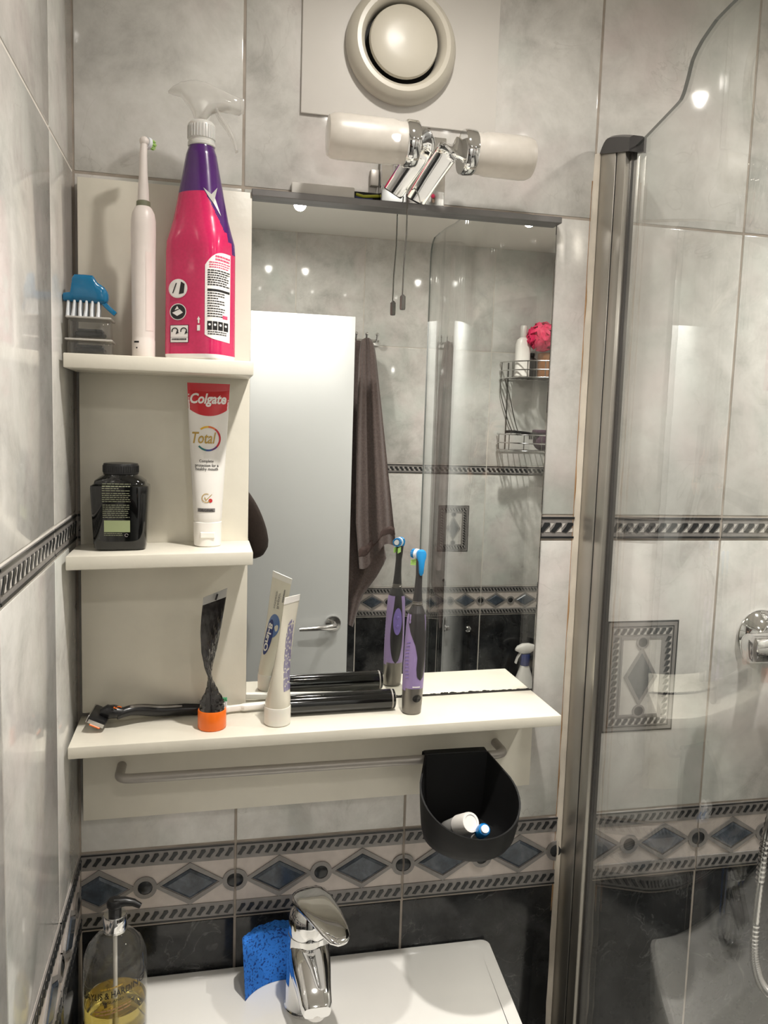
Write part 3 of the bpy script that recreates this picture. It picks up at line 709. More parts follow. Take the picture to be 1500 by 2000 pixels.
# ================================================================== BASIN, TAP AND WHAT STANDS ON THE BASIN
ZR = 0.900
def basin_ring(z, inset, yb=None):
    """rounded, slightly tapering outline of the basin; inset shrinks it"""
    x0, x1, yb_, yf = 0.014+inset, 0.554-inset, (-0.002-inset if yb is None else yb), -0.43+inset
    pts = []
    def corner(cx, cy, r, a0, a1, n=7): return [(cx+r*math.cos(lerp(a0, a1, i/n)), cy+r*math.sin(lerp(a0, a1, i/n))) for i in range(n+1)]
    r1, r2 = 0.012, 0.10
    pts += corner(x1-r1, yb_-r1, r1, math.pi/2, 0) + corner(x1-r2-0.026, yf+r2, r2, 0, -math.pi/2) + corner(x0+r2+0.026, yf+r2, r2, -math.pi/2, -math.pi) + corner(x0+r1, yb_-r1, r1, math.pi, math.pi/2)
    return [(x, y, z) for x, y in pts]
ba = thing('wash_basin', 'white ceramic wash basin under the long shelf', 'basin', (0.284, -0.2, 0.72))
def PB(o): o.location = (-0.284, 0.2, -0.72); return o
bb = B(); bb.rings([basin_ring(0.735, 0.05), basin_ring(0.80, 0.012), basin_ring(ZR-0.012, 0.001), basin_ring(ZR-0.004, 0.0), basin_ring(ZR-0.001, 0.0015), basin_ring(ZR, 0.005), basin_ring(ZR, 0.020),
          basin_ring(ZR, 0.036, -0.205), basin_ring(ZR-0.002, 0.042, -0.211), basin_ring(ZR-0.012, 0.050, -0.218), basin_ring(ZR-0.07, 0.070, -0.232), basin_ring(ZR-0.115, 0.115, -0.262), basin_ring(ZR-0.120, 0.155, -0.280)])
PB(bb.obj('bowl', 'ceramic', ba))
bb = B(); bb.lathe([(0.0, 0.0), (0.020, 0.0), (0.022, 0.0025), (0.016, 0.004), (0.0, 0.004)], 24, (0.284, -0.30, ZR-0.120), cap0=False, cap1=False); PB(bb.obj('waste', 'chrome', ba))
bb = B(); bb.lathe([(0.085, 0.0), (0.075, 0.05), (0.070, 0.60), (0.090, 0.745)], 32, (0.284, -0.17, 0.0)); PB(bb.obj('pedestal', 'ceramic', ba))
# mixer tap
tp = thing('mixer_tap', 'chrome single lever mixer tap on the white basin', 'tap', (0.2825, -0.0890, ZR))
B().lathe([(0.0, 0), (0.0285, 0.0), (0.0290, 0.003), (0.0272, 0.006), (0.0265, 0.05), (0.0262, 0.085), (0.0255, 0.098), (0.0, 0.098)], 40, cap0=False, cap1=False).obj('body', 'chrome', tp)
def sec(c, t, w, h, n=4.0, k=24):
    t = Vector(t).normalized(); sx = Vector((1, 0, 0)); sx = (sx-t*sx.dot(t)).normalized(); up = sx.cross(t); c = Vector(c)
    if up.z < 0: up = -up
    return [c+sx*x+up*y for x, y in sell(w/2, h/2, n, k)]
bb = B(); bb.rings([sec((0, -0.004, 0.070), (0, -1, -0.1), 0.050, 0.050), sec((0, -0.022, 0.068), (0, -1, -0.2), 0.049, 0.044), sec((0.0005, -0.040, 0.063), (0, -1, -0.25), 0.045, 0.034), sec((0.001, -0.060, 0.056), (0, -1, -0.3), 0.039, 0.027), sec((0.0015, -0.074, 0.050), (0, -1, -0.3), 0.036, 0.024), sec((0.0015, -0.079, 0.048), (0, -1, -0.3), 0.031, 0.018)])
bb.obj('spout', 'chrome', tp)
B().lathe([(0.0, -0.005), (0.011, -0.005), (0.0115, 0.0), (0.0115, 0.006)], 24, (0.0015, -0.066, 0.040), cap0=False, cap1=False).obj('aerator', 'chrome_dull', tp)
B().lathe([(0.0, 0.097), (0.0245, 0.097), (0.0252, 0.100), (0.0252, 0.114), (0.0235, 0.124), (0.018, 0.131), (0.0, 0.134)], 40, cap0=False, cap1=False).obj('cartridge_cap', 'chrome', tp)
la, lb = Vector((-0.006, 0.020, 0.141)), Vector((0.030, -0.076, 0.128)); dr = (lb-la); side = Vector((dr.y, -dr.x, 0)).normalized()*-1; rr = []
upv = side.cross(dr.normalized()); upv = upv if upv.z > 0 else -upv
for t, w, th in ((0.0, 0.006, 0.003), (0.015, 0.022, 0.009), (0.06, 0.036, 0.013), (0.16, 0.046, 0.016), (0.35, 0.047, 0.014), (0.6, 0.042, 0.010), (0.82, 0.035, 0.008), (0.94, 0.027, 0.007), (0.99, 0.014, 0.005), (1.0, 0.006, 0.003)):
    c = la.lerp(lb, t)+Vector((0, 0, 0.006*math.sin(math.pi*t))); rr.append([c+side*x+upv*y for x, y in sell(w/2, th/2, 3.2, 28)])
bb = B(); bb.rings(rr); bb.obj('lever', 'chrome', tp)
# blue sponge standing bent against tap and wall
sp_ = B(); W_, H_, T_ = 0.074, 0.066, 0.018; nx, nz = 20, 16
p0 = Vector((0.2065, -0.0720)); th0 = math.radians(62)
def sponge_pt(u, v, w):
    # u along (0..1), v up, w thickness; bent in plan
    ang = th0-math.radians(72)*u; R0 = W_/math.radians(72)
    cx = p0.x-R0*math.sin(th0)*(-1)*0; x = p0.x+R0*(math.sin(th0)-math.sin(ang)); y = p0.y+R0*(math.cos(ang)-math.cos(th0))
    nx_, ny_ = -math.sin(ang), math.cos(ang)
    jag = 0.0016*math.sin(u*31)*math.sin(u*13+1) if v in (0, 1) else 0
    lean = 0.010*v
    return Vector((x+nx_*0+w*T_*(-ny_)*0+w*T_*math.sin(ang)*0.0-lean*0.35, y+w*T_+lean, ZR+0.0004+max(0, v*H_+jag*(v == 1))))
front = [[sp_.bm.verts.new(sponge_pt(i/nx, k/nz, 0)) for k in range(nz+1)] for i in range(nx+1)]
back = [[sp_.bm.verts.new(sponge_pt(i/nx, k/nz, 1)) for k in range(nz+1)] for i in range(nx+1)]
for i in range(nx):
    for k in range(nz): sp_.face([front[i][k], front[i+1][k], front[i+1][k+1], front[i][k+1]]); sp_.face([back[i][k+1], back[i+1][k+1], back[i+1][k], back[i][k]])
    sp_.face([front[i][0], back[i][0], back[i+1][0], front[i+1][0]]); sp_.face([front[i][nz], front[i+1][nz], back[i+1][nz], back[i][nz]])
for k in range(nz): sp_.face([front[0][k], front[0][k+1], back[0][k+1], back[0][k]]); sp_.face([front[nx][k], back[nx][k], back[nx][k+1], front[nx][k+1]])
tag(sp_.obj('sponge', 'sponge_blue'), 'bright blue cellulose sponge standing bent beside the tap', 'sponge')
# hand soap bottle
so = thing('soap_bottle', 'clear pump bottle of yellow hand soap on the basin corner', 'soap', (0.0545, -0.112, ZR))
prof = [(0.030, 0.0), (0.0345, 0.003), (0.0358, 0.010), (0.0358, 0.098), (0.0345, 0.112), (0.0300, 0.124), (0.0215, 0.134), (0.0140, 0.1385), (0.0118, 0.141), (0.0118, 0.146)]
LB = Loft([(h, sell(r, r, 2, 56)) for r, h in prof])
bb = B(); LB.build(bb, cap1=False); so_b = bb.obj('bottle', 'clear_plastic', so, recalc=True)
bb = B(); Loft([(h, sell(r, r, 2, 48)) for r, h in [(0.028, 0.0015), (0.0325, 0.004), (0.0344, 0.010), (0.0344, 0.0560)]]).build(bb); bb.obj('liquid_soap', 'soap_yellow', so)
B().lathe([(0.0128, 0.1405), (0.0132, 0.1415), (0.0132, 0.1590), (0.0124, 0.1605), (0.0075, 0.1605)], 32, cap0=False, cap1=False).obj('collar', 'chrome', so)
B().lathe([(0.0020, 0.008), (0.0024, 0.009), (0.0024, 0.150)], 12).obj('dip_tube', 'white_plastic', so)
bb = B(); bb.lathe([(0.0074, 0.1590), (0.0072, 0.1680), (0.0090, 0.1700), (0.0092, 0.1745), (0.0070, 0.1780), (0.0, 0.1788)], 24, cap0=False, cap1=False)
bb.tube([(0.0, 0, 0.1735), (0.012, -0.001, 0.1745), (0.021, -0.002, 0.1728), (0.0285, -0.003, 0.1685)], [0.0065, 0.0052, 0.0042, 0.0032], 12); bb.obj('pump_head', 'black_plastic', so)
SO = lambda py: onY(226, py, -0.112-0.035).z-ZR
cu = lambda x, z: (x, SO(1941)+(z-0.0445)-0.0015*(x/0.03)**2+0.22*x)
tr = text2d('BAYLIS & HARDING', -0.0325, 0.0330, 0.0405, 0.0485, bold=0.012, fn=cu) + text2d('ENGLAND', -0.0125, 0.0125, 0.0345, 0.0375, fn=cu)
tr += lines2d(-0.012, 0.012, 0.0500, 0.0535, 1, fill=0.6, mi=1, fn=cu) + lines2d(-0.019, 0.021, 0.0195, 0.0275, 2, fill=0.45, mi=2, fn=cu, ragged=0.1) + rect2d(-0.020, 0.022, 0.0295, 0.0298, 1, fn=cu) + rect2d(-0.020, 0.022, 0.0160, 0.0163, 1, fn=cu)
print_mesh('label_print', tr, LB, ['print_black', 'print_gold', 'stain'], so_b, eps=0.0005)
# ------------------------------------------------------------------ black cup hanging on the rail, with its contents
cu_ = thing('hanging_cup', 'matte black plastic cup with slanted rim hanging on the towel rail', 'cup', (0.474, -0.125, 1.112))
CB = -0.0665+0.125                                       # back plane, local
def cup_outline(r, wb, n=44, cyoff=0.0):
    """flat back of half width wb joined by tangents to a round front of radius r"""
    pts = []
    a = math.radians(18)
    front_ = [(r*math.cos(lerp(a, -math.pi-a, i/30)), r*math.sin(lerp(a, -math.pi-a, i/30))) for i in range(31)]
    L0 = [(-wb, CB)]; 
    left = [(lerp(front_[-1][0], -wb, i/6), lerp(front_[-1][1], CB, i/6)) for i in range(1, 7)]
    back_ = [(lerp(-wb, wb, i/6), CB) for i in range(1, 7)]
    right = [(lerp(wb, front_[0][0], i/6), lerp(CB, front_[0][1], i/6)) for i in range(1, 6)]
    return front_+left+back_+right
def rim_z(y): return 0.0960-0.455*(CB-y)*0.98
rings_o, rings_i = [], []
for t, sc1 in ((0.0, 0.52), (0.02, 0.66), (0.07, 0.79), (0.16, 0.87), (0.35, 0.93), (0.65, 0.97), (1.0, 1.0)):
    ring = []
    for x, y in cup_outline(0.0625, 0.0430):
        ys_ = CB+(y-CB)*(sc1 if sc1 > 0.6 else sc1); xx = x*sc1; zt = rim_z(y); ring.append((xx, ys_, t*zt))
    rings_o.append(ring)
for t, sc1 in ((1.0, 0.965), (0.65, 0.935), (0.35, 0.89), (0.16, 0.83), (0.08, 0.74), (0.05, 0.60)):
    ring = []
    for x, y in cup_outline(0.0625, 0.0430):
        ys_ = (CB-0.002)+(y-CB)*sc1; xx = x*sc1; ring.append((xx, ys_, t*rim_z(y)))
    rings_i.append(ring)
bb = B(); bb.rings(rings_o+rings_i); bb.obj('shell', 'black_matte', cu_)
bb = B(); bb.strap([(0.0, CB-0.001, 0.0935), (0.0, CB+0.001, 0.0965), (0.0, CB+0.010, 0.0975), (0.0, CB+0.0165, 0.0940), (0.0, CB+0.0175, 0.086)], (1, 0, 0), 0.084, 0.002); bb.obj('hook_strip', 'black_matte', cu_)
def rod_to(bb, a, b, prof, seg=24):
    a, b = Vector(a), Vector(b); d = (b-a); L_ = d.length; d.normalize(); u = d.cross(Vector((0, 0, 1))).normalized(); v = d.cross(u)
    bb.rings([[a+d*(h*L_)+r*(math.cos(2*math.pi*i/seg)*u+math.sin(2*math.pi*i/seg)*v) for i in range(seg)] for r, h in prof])
wc = onY(920, 1606, -0.150)
tA = Vector((0.448, -0.100, 1.122)); 
tt = thing('mini_toothpaste', 'small silver toothpaste tube with round white cap inside the black cup', 'toothpaste', tA)
dd = (wc-tA)
bb = B(); rod_to(bb, (0, 0, 0), dd*0.62, [(0.002, 0.0), (0.0060, 0.03), (0.010, 0.3), (0.0115, 0.9), (0.0095, 1.0)]); bb.obj('tube', 'foil_silver', tt)
bb = B(); rod_to(bb, dd*0.60, dd*1.0, [(0.0118, 0.0), (0.0128, 0.05), (0.0124, 0.9), (0.0116, 1.0), (0.0090, 1.0), (0.0085, 0.96), (0.0001, 0.96)]); bb.obj('screw_cap', 'white_plastic', tt)
b1 = onY(944, 1622, -0.160); b0 = Vector((0.482, -0.125, 1.122))
rb = thing('spare_brush_head', 'blue translucent brush head leaning on the white cap in the cup', 'brush head', b0)
dd = b1-b0
bb = B(); rod_to(bb, (0, 0, 0), dd*0.75, [(0.0042, 0), (0.0034, 1)], 14); bb.obj('stem', 'white_plastic', rb)
bb = B(); rod_to(bb, dd*0.68, dd*1.12, [(0.0040, 0), (0.0078, 0.08), (0.0080, 0.85), (0.0065, 1.0)], 14); bb.obj('cover', 'head_blue', rb)
bb = B(); rod_to(bb, dd*1.10, dd*1.20, [(0.0050, 0), (0.0048, 1)], 14); bb.obj('tip', 'bristle_white', rb)
# ================================================================== TOP SHELF
# razor cartridge case with a blue brush on it
YB = -0.074
cs = thing('cartridge_case', 'stacked clear plastic razor cartridge case in the corner of the top shelf', 'case', (0.0285, YB, ZTOP))
for k, (z0, z1) in enumerate(((0.0005, 0.0165), (0.0175, 0.0400))):
    bb = B(); w = 0.0235-0.001*k
    bb.rings([[(x, y, z) for x, y in sell(w*s, 0.019*s, 5, 32)] for z, s in ((z0, 0.94), (z0+0.002, 1.0), (z1-0.004, 1.0), (z1, 0.90))]); bb.obj('clear_case', 'case_plastic', cs)
    bb = B(); bb.box(-0.015, 0.015, -0.012, 0.010, z0+0.003, z0+0.0075, 0.001, 1); bb.box(-0.013, 0.013, -0.0125, 0.008, z0+0.0085, z0+0.0105, 0.0005, 1); bb.obj('cartridge', 'black_plastic', cs)
    bb = B(); bb.box(-0.0245+0.001*k, 0.0245-0.001*k, -0.020, 0.020, z1-0.0015, z1+0.0005, 0.0006, 1); bb.obj('rim', 'case_rim', cs)
br = thing('nail_brush', 'blue plastic brush with white bristles on top of the clear case', 'brush', (0.0285, YB, ZTOP+0.0408))
bb = B(); rr = []
for x, z0, z1, d in ((-0.0290, 0.0185, 0.0230, 0.006), (-0.0272, 0.0165, 0.0255, 0.009), (-0.0200, 0.0163, 0.0268, 0.0105), (-0.0180, 0.0163, 0.0430, 0.0105), (-0.0160, 0.0163, 0.0458, 0.0105), (-0.006, 0.0163, 0.0462, 0.0105), (0.0030, 0.0160, 0.0458, 0.0105), (0.0055, 0.0158, 0.0420, 0.0105), (0.0075, 0.0156, 0.0385, 0.0105), (0.0115, 0.0156, 0.0362, 0.010), (0.0150, 0.0158, 0.0335, 0.0098), (0.0175, 0.0175, 0.0300, 0.008), (0.0188, 0.0205, 0.0265, 0.005)):
    zm, hz_ = (z0+z1)/2, (z1-z0)/2; rr.append([(x, y, zm+z) for y, z in sell(d, hz_, 4, 20)])
bb.rings(rr); bb.strap([(0.0120, 0, 0.0185), (0.0170, 0, 0.0135), (0.0225, 0, 0.0085), (0.0258, 0, 0.0058)], (0, 1, 0), [0.012, 0.012, 0.011, 0.007], 0.0052); bb.obj('brush_back', 'blue_plastic', br)
bb = B()
for i in range(6):
    for j in range(4):
        x = -0.0220+i*0.0062; y = -0.0072+j*0.0046; bb.tube([(x, y, 0.018), (x-0.0006+random.uniform(-.0004, .0004), y, 0.009), (x-0.0012+random.uniform(-.0008, .0008), y, 0.0004)], [0.0014, 0.0016, 0.0021], 6)
o_ = bb.obj('bristles', 'bristle_white', br); o_['kind'] = 'stuff'
# white electric toothbrush
eb_ = thing('electric_toothbrush', 'pinkish white electric toothbrush standing between brush and pink spray bottle', 'toothbrush', (0.0838, -0.070, ZTOP))
pr = [(0.0118, 0.0), (0.0126, 0.0015), (0.0126, 0.020), (0.0122, 0.0215), (0.0124, 0.024), (0.0127, 0.07), (0.0131, 0.11), (0.0134, 0.135), (0.0133, 0.150), (0.0120, 0.158), (0.0092, 0.1635), (0.0072, 0.1655)]
LT = Loft([(h, sell(r, r, 2, 32)) for r, h in pr]); bb = B(); LT.build(bb); eb_h = bb.obj('handle', 'handle_white', eb_)
tr = rect2d(0.0035, 0.0105, 0.03, 0.115, 0, nx=4, nz=8, fn=lambda x, z: (x*(1-0.35*((z-0.03)/0.085 > 0.6)*((z-0.03)/0.085-0.6)), z)); print_mesh('grip_strip', tr, LT, ['pinkish_white'], eb_h, 0.0003)
print_mesh('charge_light', rect2d(-0.0095, -0.004, 0.0165, 0.0185) + disc2d(-0.0065, 0.011, 0.0009), LT, ['print_black'], eb_h, 0.0003)
B().lathe([(0.0074, 0.1650), (0.0076, 0.1665), (0.0074, 0.1705), (0.0060, 0.1715)], 24, cap0=False).obj('neck_ring', 'print_olive', eb_)
bb = B(); n_ = 26
pts = [(0, 0, 0.171), (0, 0, 0.183), (0, 0, 0.200), (0, 0, 0.220), (0.0006, 0.0004, 0.2300), (0.0010, 0.0008, 0.2330)]
bb.tube(pts, [0.0062, 0.0058, 0.0046, 0.0041, 0.0038, 0.0036], 18)
bb.sphere((0.0010, 0.0010, 0.2350), 0.0052, 18, 12, (1, 1.0, 1)); eb_s = bb.obj('brush_stem', 'handle_white', eb_)
bb = B(); dirb = Vector((0.72, 0.66, -0.05)).normalized(); c = Vector((0.0010, 0.0010, 0.2345)); rod_to(bb, c+dirb*0.003, c+dirb*0.0065, [(0.0062, 0), (0.0064, 1)], 20); bb.obj('brush_disc', 'bristle_white', eb_s)
bb = B()
for i in range(26):
    a = i*2.4; r = 0.0052*math.sqrt((i+0.5)/26); u = dirb.cross(Vector((0, 0, 1))).normalized(); v = dirb.cross(u); q = c+dirb*0.0062+u*r*math.cos(a)+v*r*math.sin(a); bb.tube([q, q+dirb*0.0065], [0.0006, 0.0007], 5)
bb.obj('bristles', 'bristle_green', eb_s)['kind'] = 'stuff'
# pink spray bottle
SX, SY = 0.1460, -0.072
sp = thing('spray_bottle', 'pink and purple cleaner spray bottle with clear trigger head on the top shelf', 'spray bottle', (SX, SY, ZTOP))
ROT = math.radians(-32)
sd = [(0.0, 0.0325, 0.0250, 4.5), (0.002, 0.0345, 0.0270, 4.5), (0.006, 0.0352, 0.0275, 4.5), (0.060, 0.0350, 0.0272, 4.5), (0.118, 0.0350, 0.0272, 4.2), (0.130, 0.0350, 0.0275, 3.6), (0.140, 0.0330, 0.0265, 3.0), (0.155, 0.0295, 0.0250, 2.6), (0.180, 0.0250, 0.0225, 2.3), (0.205, 0.0205, 0.0190, 2.1), (0.225, 0.0168, 0.0165, 2.0), (0.2330, 0.0140, 0.0140, 2.0), (0.2370, 0.0135, 0.0135, 2.0)]
S2 = []
for (z0, a0, b0, n0), (z1, a1, b1, n1) in zip(sd, sd[1:]):
    k = max(1, int((z1-z0)/(0.0016 if z0 > 0.135 else 0.008)))
    for i in range(k): t = i/k; S2.append((lerp(z0, z1, t), sell(lerp(a0, a1, t), lerp(b0, b1, t), lerp(n0, n1, t), 144, ROT)))
S2.append((sd[-1][0], sell(sd[-1][1], sd[-1][2], 2, 144, ROT)))
LS = Loft(S2); bb = B()
R = bb.rings([[(x, y, z) for x, y in r] for z, r in S2])
for f in bb.bm.faces:
    c = f.calc_center_median(); curve = 0.181-max(0, (c.x-0.004))*1.9
    f.material_index = 2 if c.z < 0.0042 else (1 if c.z > curve else 0)
sp_b = bb.obj('bottle', ['pink_print', 'purple_print', 'print_white'], sp)
def px2(px, py): q = onY(px, py, SY-0.026); return (q.x-SX, q.z-ZTOP)
# label on the right-hand face
tr = []; a = px2(399, 492); bR = px2(453, 492); cL = px2(403, 665); dR = px2(456, 668)
xl, xr, zt, zb = a[0]+0.001, bR[0]-0.0012, a[1], cL[1]+0.001
n = 14
for i in range(n):
    for k in range(22):
        u0, u1, v0, v1 = i/n, (i+1)/n, k/22, (k+1)/22
        def top(u): return zt-(zt-zb)*0.16*(1-u)**3
        def bot(u): return zb+(zt-zb)*0.05*(1-u)**4-0.002*u
        P_ = lambda u, v: (lerp(xl, xr, u), lerp(bot(u), top(u), v)); tr.append(([P_(u0, v0), P_(u1, v0), P_(u1, v1), P_(u0, v1)], 0))
print_mesh('back_label', tr, LS, ['print_white'], sp_b, 0.0004)
lx = lambda u: lerp(xl, xr, u); lz = lambda v: lerp(zb, zt, v)
tr = lines2d(lx(0.40), lx(0.98), lz(0.885), lz(0.955), 2, mi=1, fill=0.6) + lines2d(lx(0.16), lx(0.98), lz(0.80), lz(0.88), 3, mi=1) + lines2d(lx(0.10), lx(0.98), lz(0.60), lz(0.79), 7, fill=0.5) + rect2d(lx(0.10), lx(0.98), lz(0.545), lz(0.572), 0)
tr += lines2d(lx(0.10), lx(0.80), lz(0.24), lz(0.53), 10, fill=0.42, ragged=0.5) + rect2d(lx(0.70), lx(0.90), lz(0.245), lz(0.285), 1)
for i in range(4): tr += rect2d(lx(0.10+i*0.215), lx(0.285+i*0.215), lz(0.105), lz(0.205), 0)
for i in range(4): tr += lay(disc2d(lx(0.19+i*0.215), lz(0.165), 0.0013, 2, 10), 1)
tr += lines2d(lx(0.12), lx(0.9), lz(0.04), lz(0.09), 2)
print_mesh('label_text', tr, LS, ['print_black', 'print_pink', 'print_white'], sp_b, 0.0007)
tr = []
for (px, py, r, dark) in ((347, 561, 17, False), (347, 607, 15, True)):
    c = px2(px, py); rr_ = r/1566*0.95; tr += disc2d(c[0], c[1], rr_, 0) + lay(disc2d(c[0], c[1], rr_*0.90, 1 if dark else 0), 1)
    if not dark: tr += lay([([(c[0]+rr_*0.1, c[1]-rr_*0.6), (c[0]+rr_*0.62, c[1]-rr_*0.5), (c[0]+rr_*0.7, c[1]+rr_*0.45), (c[0]+rr_*0.32, c[1]+rr_*0.72)], 2), ([(c[0]-rr_*0.6, c[1]-rr_*0.45), (c[0]-rr_*0.5, c[1]-rr_*0.5), (c[0]-rr_*0.1, c[1]+rr_*0.6), (c[0]-rr_*0.25, c[1]+rr_*0.55)], 2)], 2)
    else: tr += lay([([(c[0]-rr_*0.7, c[1]-rr_*0.1), (c[0]-rr_*0.1, c[1]-rr_*0.5), (c[0]+rr_*0.6, c[1]-rr_*0.1), (c[0]+rr_*0.2, c[1]+rr_*0.3)], 2+1), ([(c[0]-rr_*0.4, c[1]+rr_*0.2), (c[0]+rr_*0.1, c[1]+rr_*0.35), (c[0]-rr_*0.1, c[1]+rr_*0.7)], 3)], 2)
a, b_ = px2(331, 632), px2(368, 669)
tr += rect2d(a[0], b_[0], b_[1], a[1], 2) + lay(rect2d(a[0]+0.0006, b_[0]-0.0006, b_[1]+0.0006, a[1]-0.0006, 3), 1)
for u in (0.26, 0.74):
    cx, cz = lerp(a[0], b_[0], u), lerp(b_[1], a[1], 0.66); tr += lay(arc2d(cx, cz, 0.0026, 0.0038, math.radians(-60), math.radians(200), 2, 12) + [([(cx+0.0008, cz-0.0036), (cx+0.0046, cz-0.0022), (cx+0.0022, cz+0.0002)], 2)], 2)
tr += lay(lines2d(a[0]+0.002, b_[0]-0.002, b_[1]+0.001, lerp(b_[1], a[1], 0.24), 1, fill=0.5, mi=2) + rect2d(a[0]+0.0006, b_[0]-0.0006, lerp(b_[1], a[1], 0.30), lerp(b_[1], a[1], 0.315), 2), 2)
c = px2(388, 625); tr += [([(c[0]-0.0018, c[1]), (c[0]+0.0018, c[1]), (c[0], c[1]+0.0035)], 0)] + rect2d(c[0]-0.0008, c[0]+0.0008, c[1]-0.004, c[1], 0, 1) + rect2d(c[0]-0.0016, c[0]+0.0016, c[1]-0.012, c[1]-0.006, 0, 1)
print_mesh('icons', tr, LS, ['print_white', 'print_black', 'print_black', 'print_white'], sp_b, 0.0006)
s0 = [px2(*q) for q in ((397, 365), (413, 378), (425, 362), (420, 385), (432, 420), (417, 396), (408, 384))]
print_mesh('star', [([s0[0], s0[1], s0[5], s0[6]], 0), ([s0[1], s0[2], s0[3]], 0), ([s0[1], s0[3], s0[5]], 0), ([s0[3], s0[4], s0[5]], 0)], LS, ['foil_silver'], sp_b, 0.0008)
# trigger head
hd = B(); hd.lathe([(0.0142, 0.2335), (0.0150, 0.2345), (0.0150, 0.2375), (0.0142, 0.2385), (0.0142, 0.2405), (0.0150, 0.2415), (0.0150, 0.2560), (0.0140, 0.2580), (0.0120, 0.2600), (0.0, 0.2600)], 36, cap0=False, cap1=False)
for i in range(30):
    a = 2*math.pi*i/30; hd.box(0.0147*math.cos(a)-0.0007, 0.0147*math.cos(a)+0.0007, 0.0147*math.sin(a)-0.0007, 0.0147*math.sin(a)+0.0007, 0.2420, 0.2550)
hd.obj('screw_collar', 'spray_collar', sp)
def head_sec(x, z0, z1, d): return [(x, y, (z0+z1)/2+z) for y, z in sell(d, (z1-z0)/2, 2.6, 24)]
bb = B(); bb.rings([head_sec(-0.0360, 0.2875, 0.2890, 0.002), head_sec(-0.031, 0.2868, 0.2935, 0.0075), head_sec(-0.022, 0.2855, 0.2990, 0.0105), head_sec(-0.012, 0.2730, 0.3025, 0.0115), head_sec(-0.006, 0.2590, 0.3035, 0.0118), head_sec(0.004, 0.2590, 0.3025, 0.0118), head_sec(0.011, 0.2700, 0.2995, 0.0115), head_sec(0.020, 0.2740, 0.2965, 0.0110), head_sec(0.031, 0.2735, 0.2925, 0.0100), head_sec(0.0405, 0.2725, 0.2900, 0.0090), head_sec(0.0425, 0.2735, 0.2890, 0.0075)])
bb.obj('sprayer_shroud', 'spray_clear', sp)
bb = B(); bb.strap([(0.0155, 0, 0.2750), (0.0200, 0, 0.2660), (0.0285, 0, 0.2560), (0.0345, 0, 0.2450), (0.0385, 0, 0.2330)], (0, 1, 0), [0.016, 0.017, 0.016, 0.015, 0.010], 0.0035); bb.obj('trigger', 'spray_clear', sp)
B().box(0.0415, 0.0460, -0.0075, 0.0075, 0.2755, 0.2885, 0.0015).obj('nozzle', 'spray_clear', sp)
B().tube([(0.0, 0, 0.235), (0.002, 0, 0.262), (0.008, 0, 0.275), (0.030, 0, 0.281)], [0.005, 0.006, 0.005, 0.004], 12).obj('pump_core', 'spray_collar', sp)
# ================================================================== MIDDLE SHELF
JX, JY = 0.0575, -0.0560
ja = thing('supplement_jar', 'glossy black stepped jar with small pale label on the middle shelf', 'jar', (JX, JY, ZMID(JX)+0.0003))
sd = [(0.0, 0.026, 0.020, 5), (0.0015, 0.0282, 0.0225, 5), (0.006, 0.0292, 0.0235, 5), (0.070, 0.0322, 0.0262, 6), (0.0735, 0.0318, 0.0258, 6), (0.0755, 0.0285, 0.0225, 6), (0.0790, 0.0278, 0.0222, 5), (0.0825, 0.0235, 0.0205, 3.5), (0.0850, 0.0195, 0.0185, 2.4), (0.0875, 0.0185, 0.0182, 2)]
LJ = Loft([(z, sell(a, b, n, 64)) for z, a, b, n in sd]); bb = B(); LJ.build(bb); ja_b = bb.obj('body', 'black_gloss', ja)
bb = B(); bb.lathe([(0.0190, 0.0862), (0.0196, 0.0868), (0.0196, 0.0965), (0.0188, 0.0985), (0.0150, 0.0990), (0.0, 0.0990)], 40, cap0=False, cap1=False)
for i in range(48):
    a = 2*math.pi*i/48; bb.box(0.0195*math.cos(a)-0.0005, 0.0195*math.cos(a)+0.0005, 0.0195*math.sin(a)-0.0005, 0.0195*math.sin(a)+0.0005, 0.0885, 0.0960)
bb.obj('lid', 'black_plastic', ja)
q = lambda px, py: (onY(px, py, JY-0.025).x-JX, onY(px, py, JY-0.025).z-ZMID(JX))
x0, x1 = q(199, 950)[0], q(255, 950)[0]
tr = lines2d(x0, x1, q(200, 962)[1], q(200, 945)[1], 4, fill=0.38, ragged=0.5) + lines2d(x0, x1, q(200, 983)[1], q(200, 963)[1], 5, fill=0.38, ragged=0.3) + lines2d(x0+0.0005, x1-0.001, q(200, 1014)[1], q(200, 986)[1], 7, fill=0.38, ragged=0.4)
tr += rect2d(q(203, 1017)[0], q(254, 1017)[0], q(203, 1040)[1], q(203, 1017)[1], 1, 8) + lines2d(q(203, 1040)[0], q(240, 1040)[0], q(203, 1049)[1], q(203, 1042)[1], 2, fill=0.4)
c = q(247, 1046); tr += arc2d(c[0], c[1], 0.0013, 0.0021, 0, 5.5, 2, 14)
print_mesh('label_print', tr, LJ, ['print_olive', 'print_sage', 'print_grey'], ja_b, 0.0004)
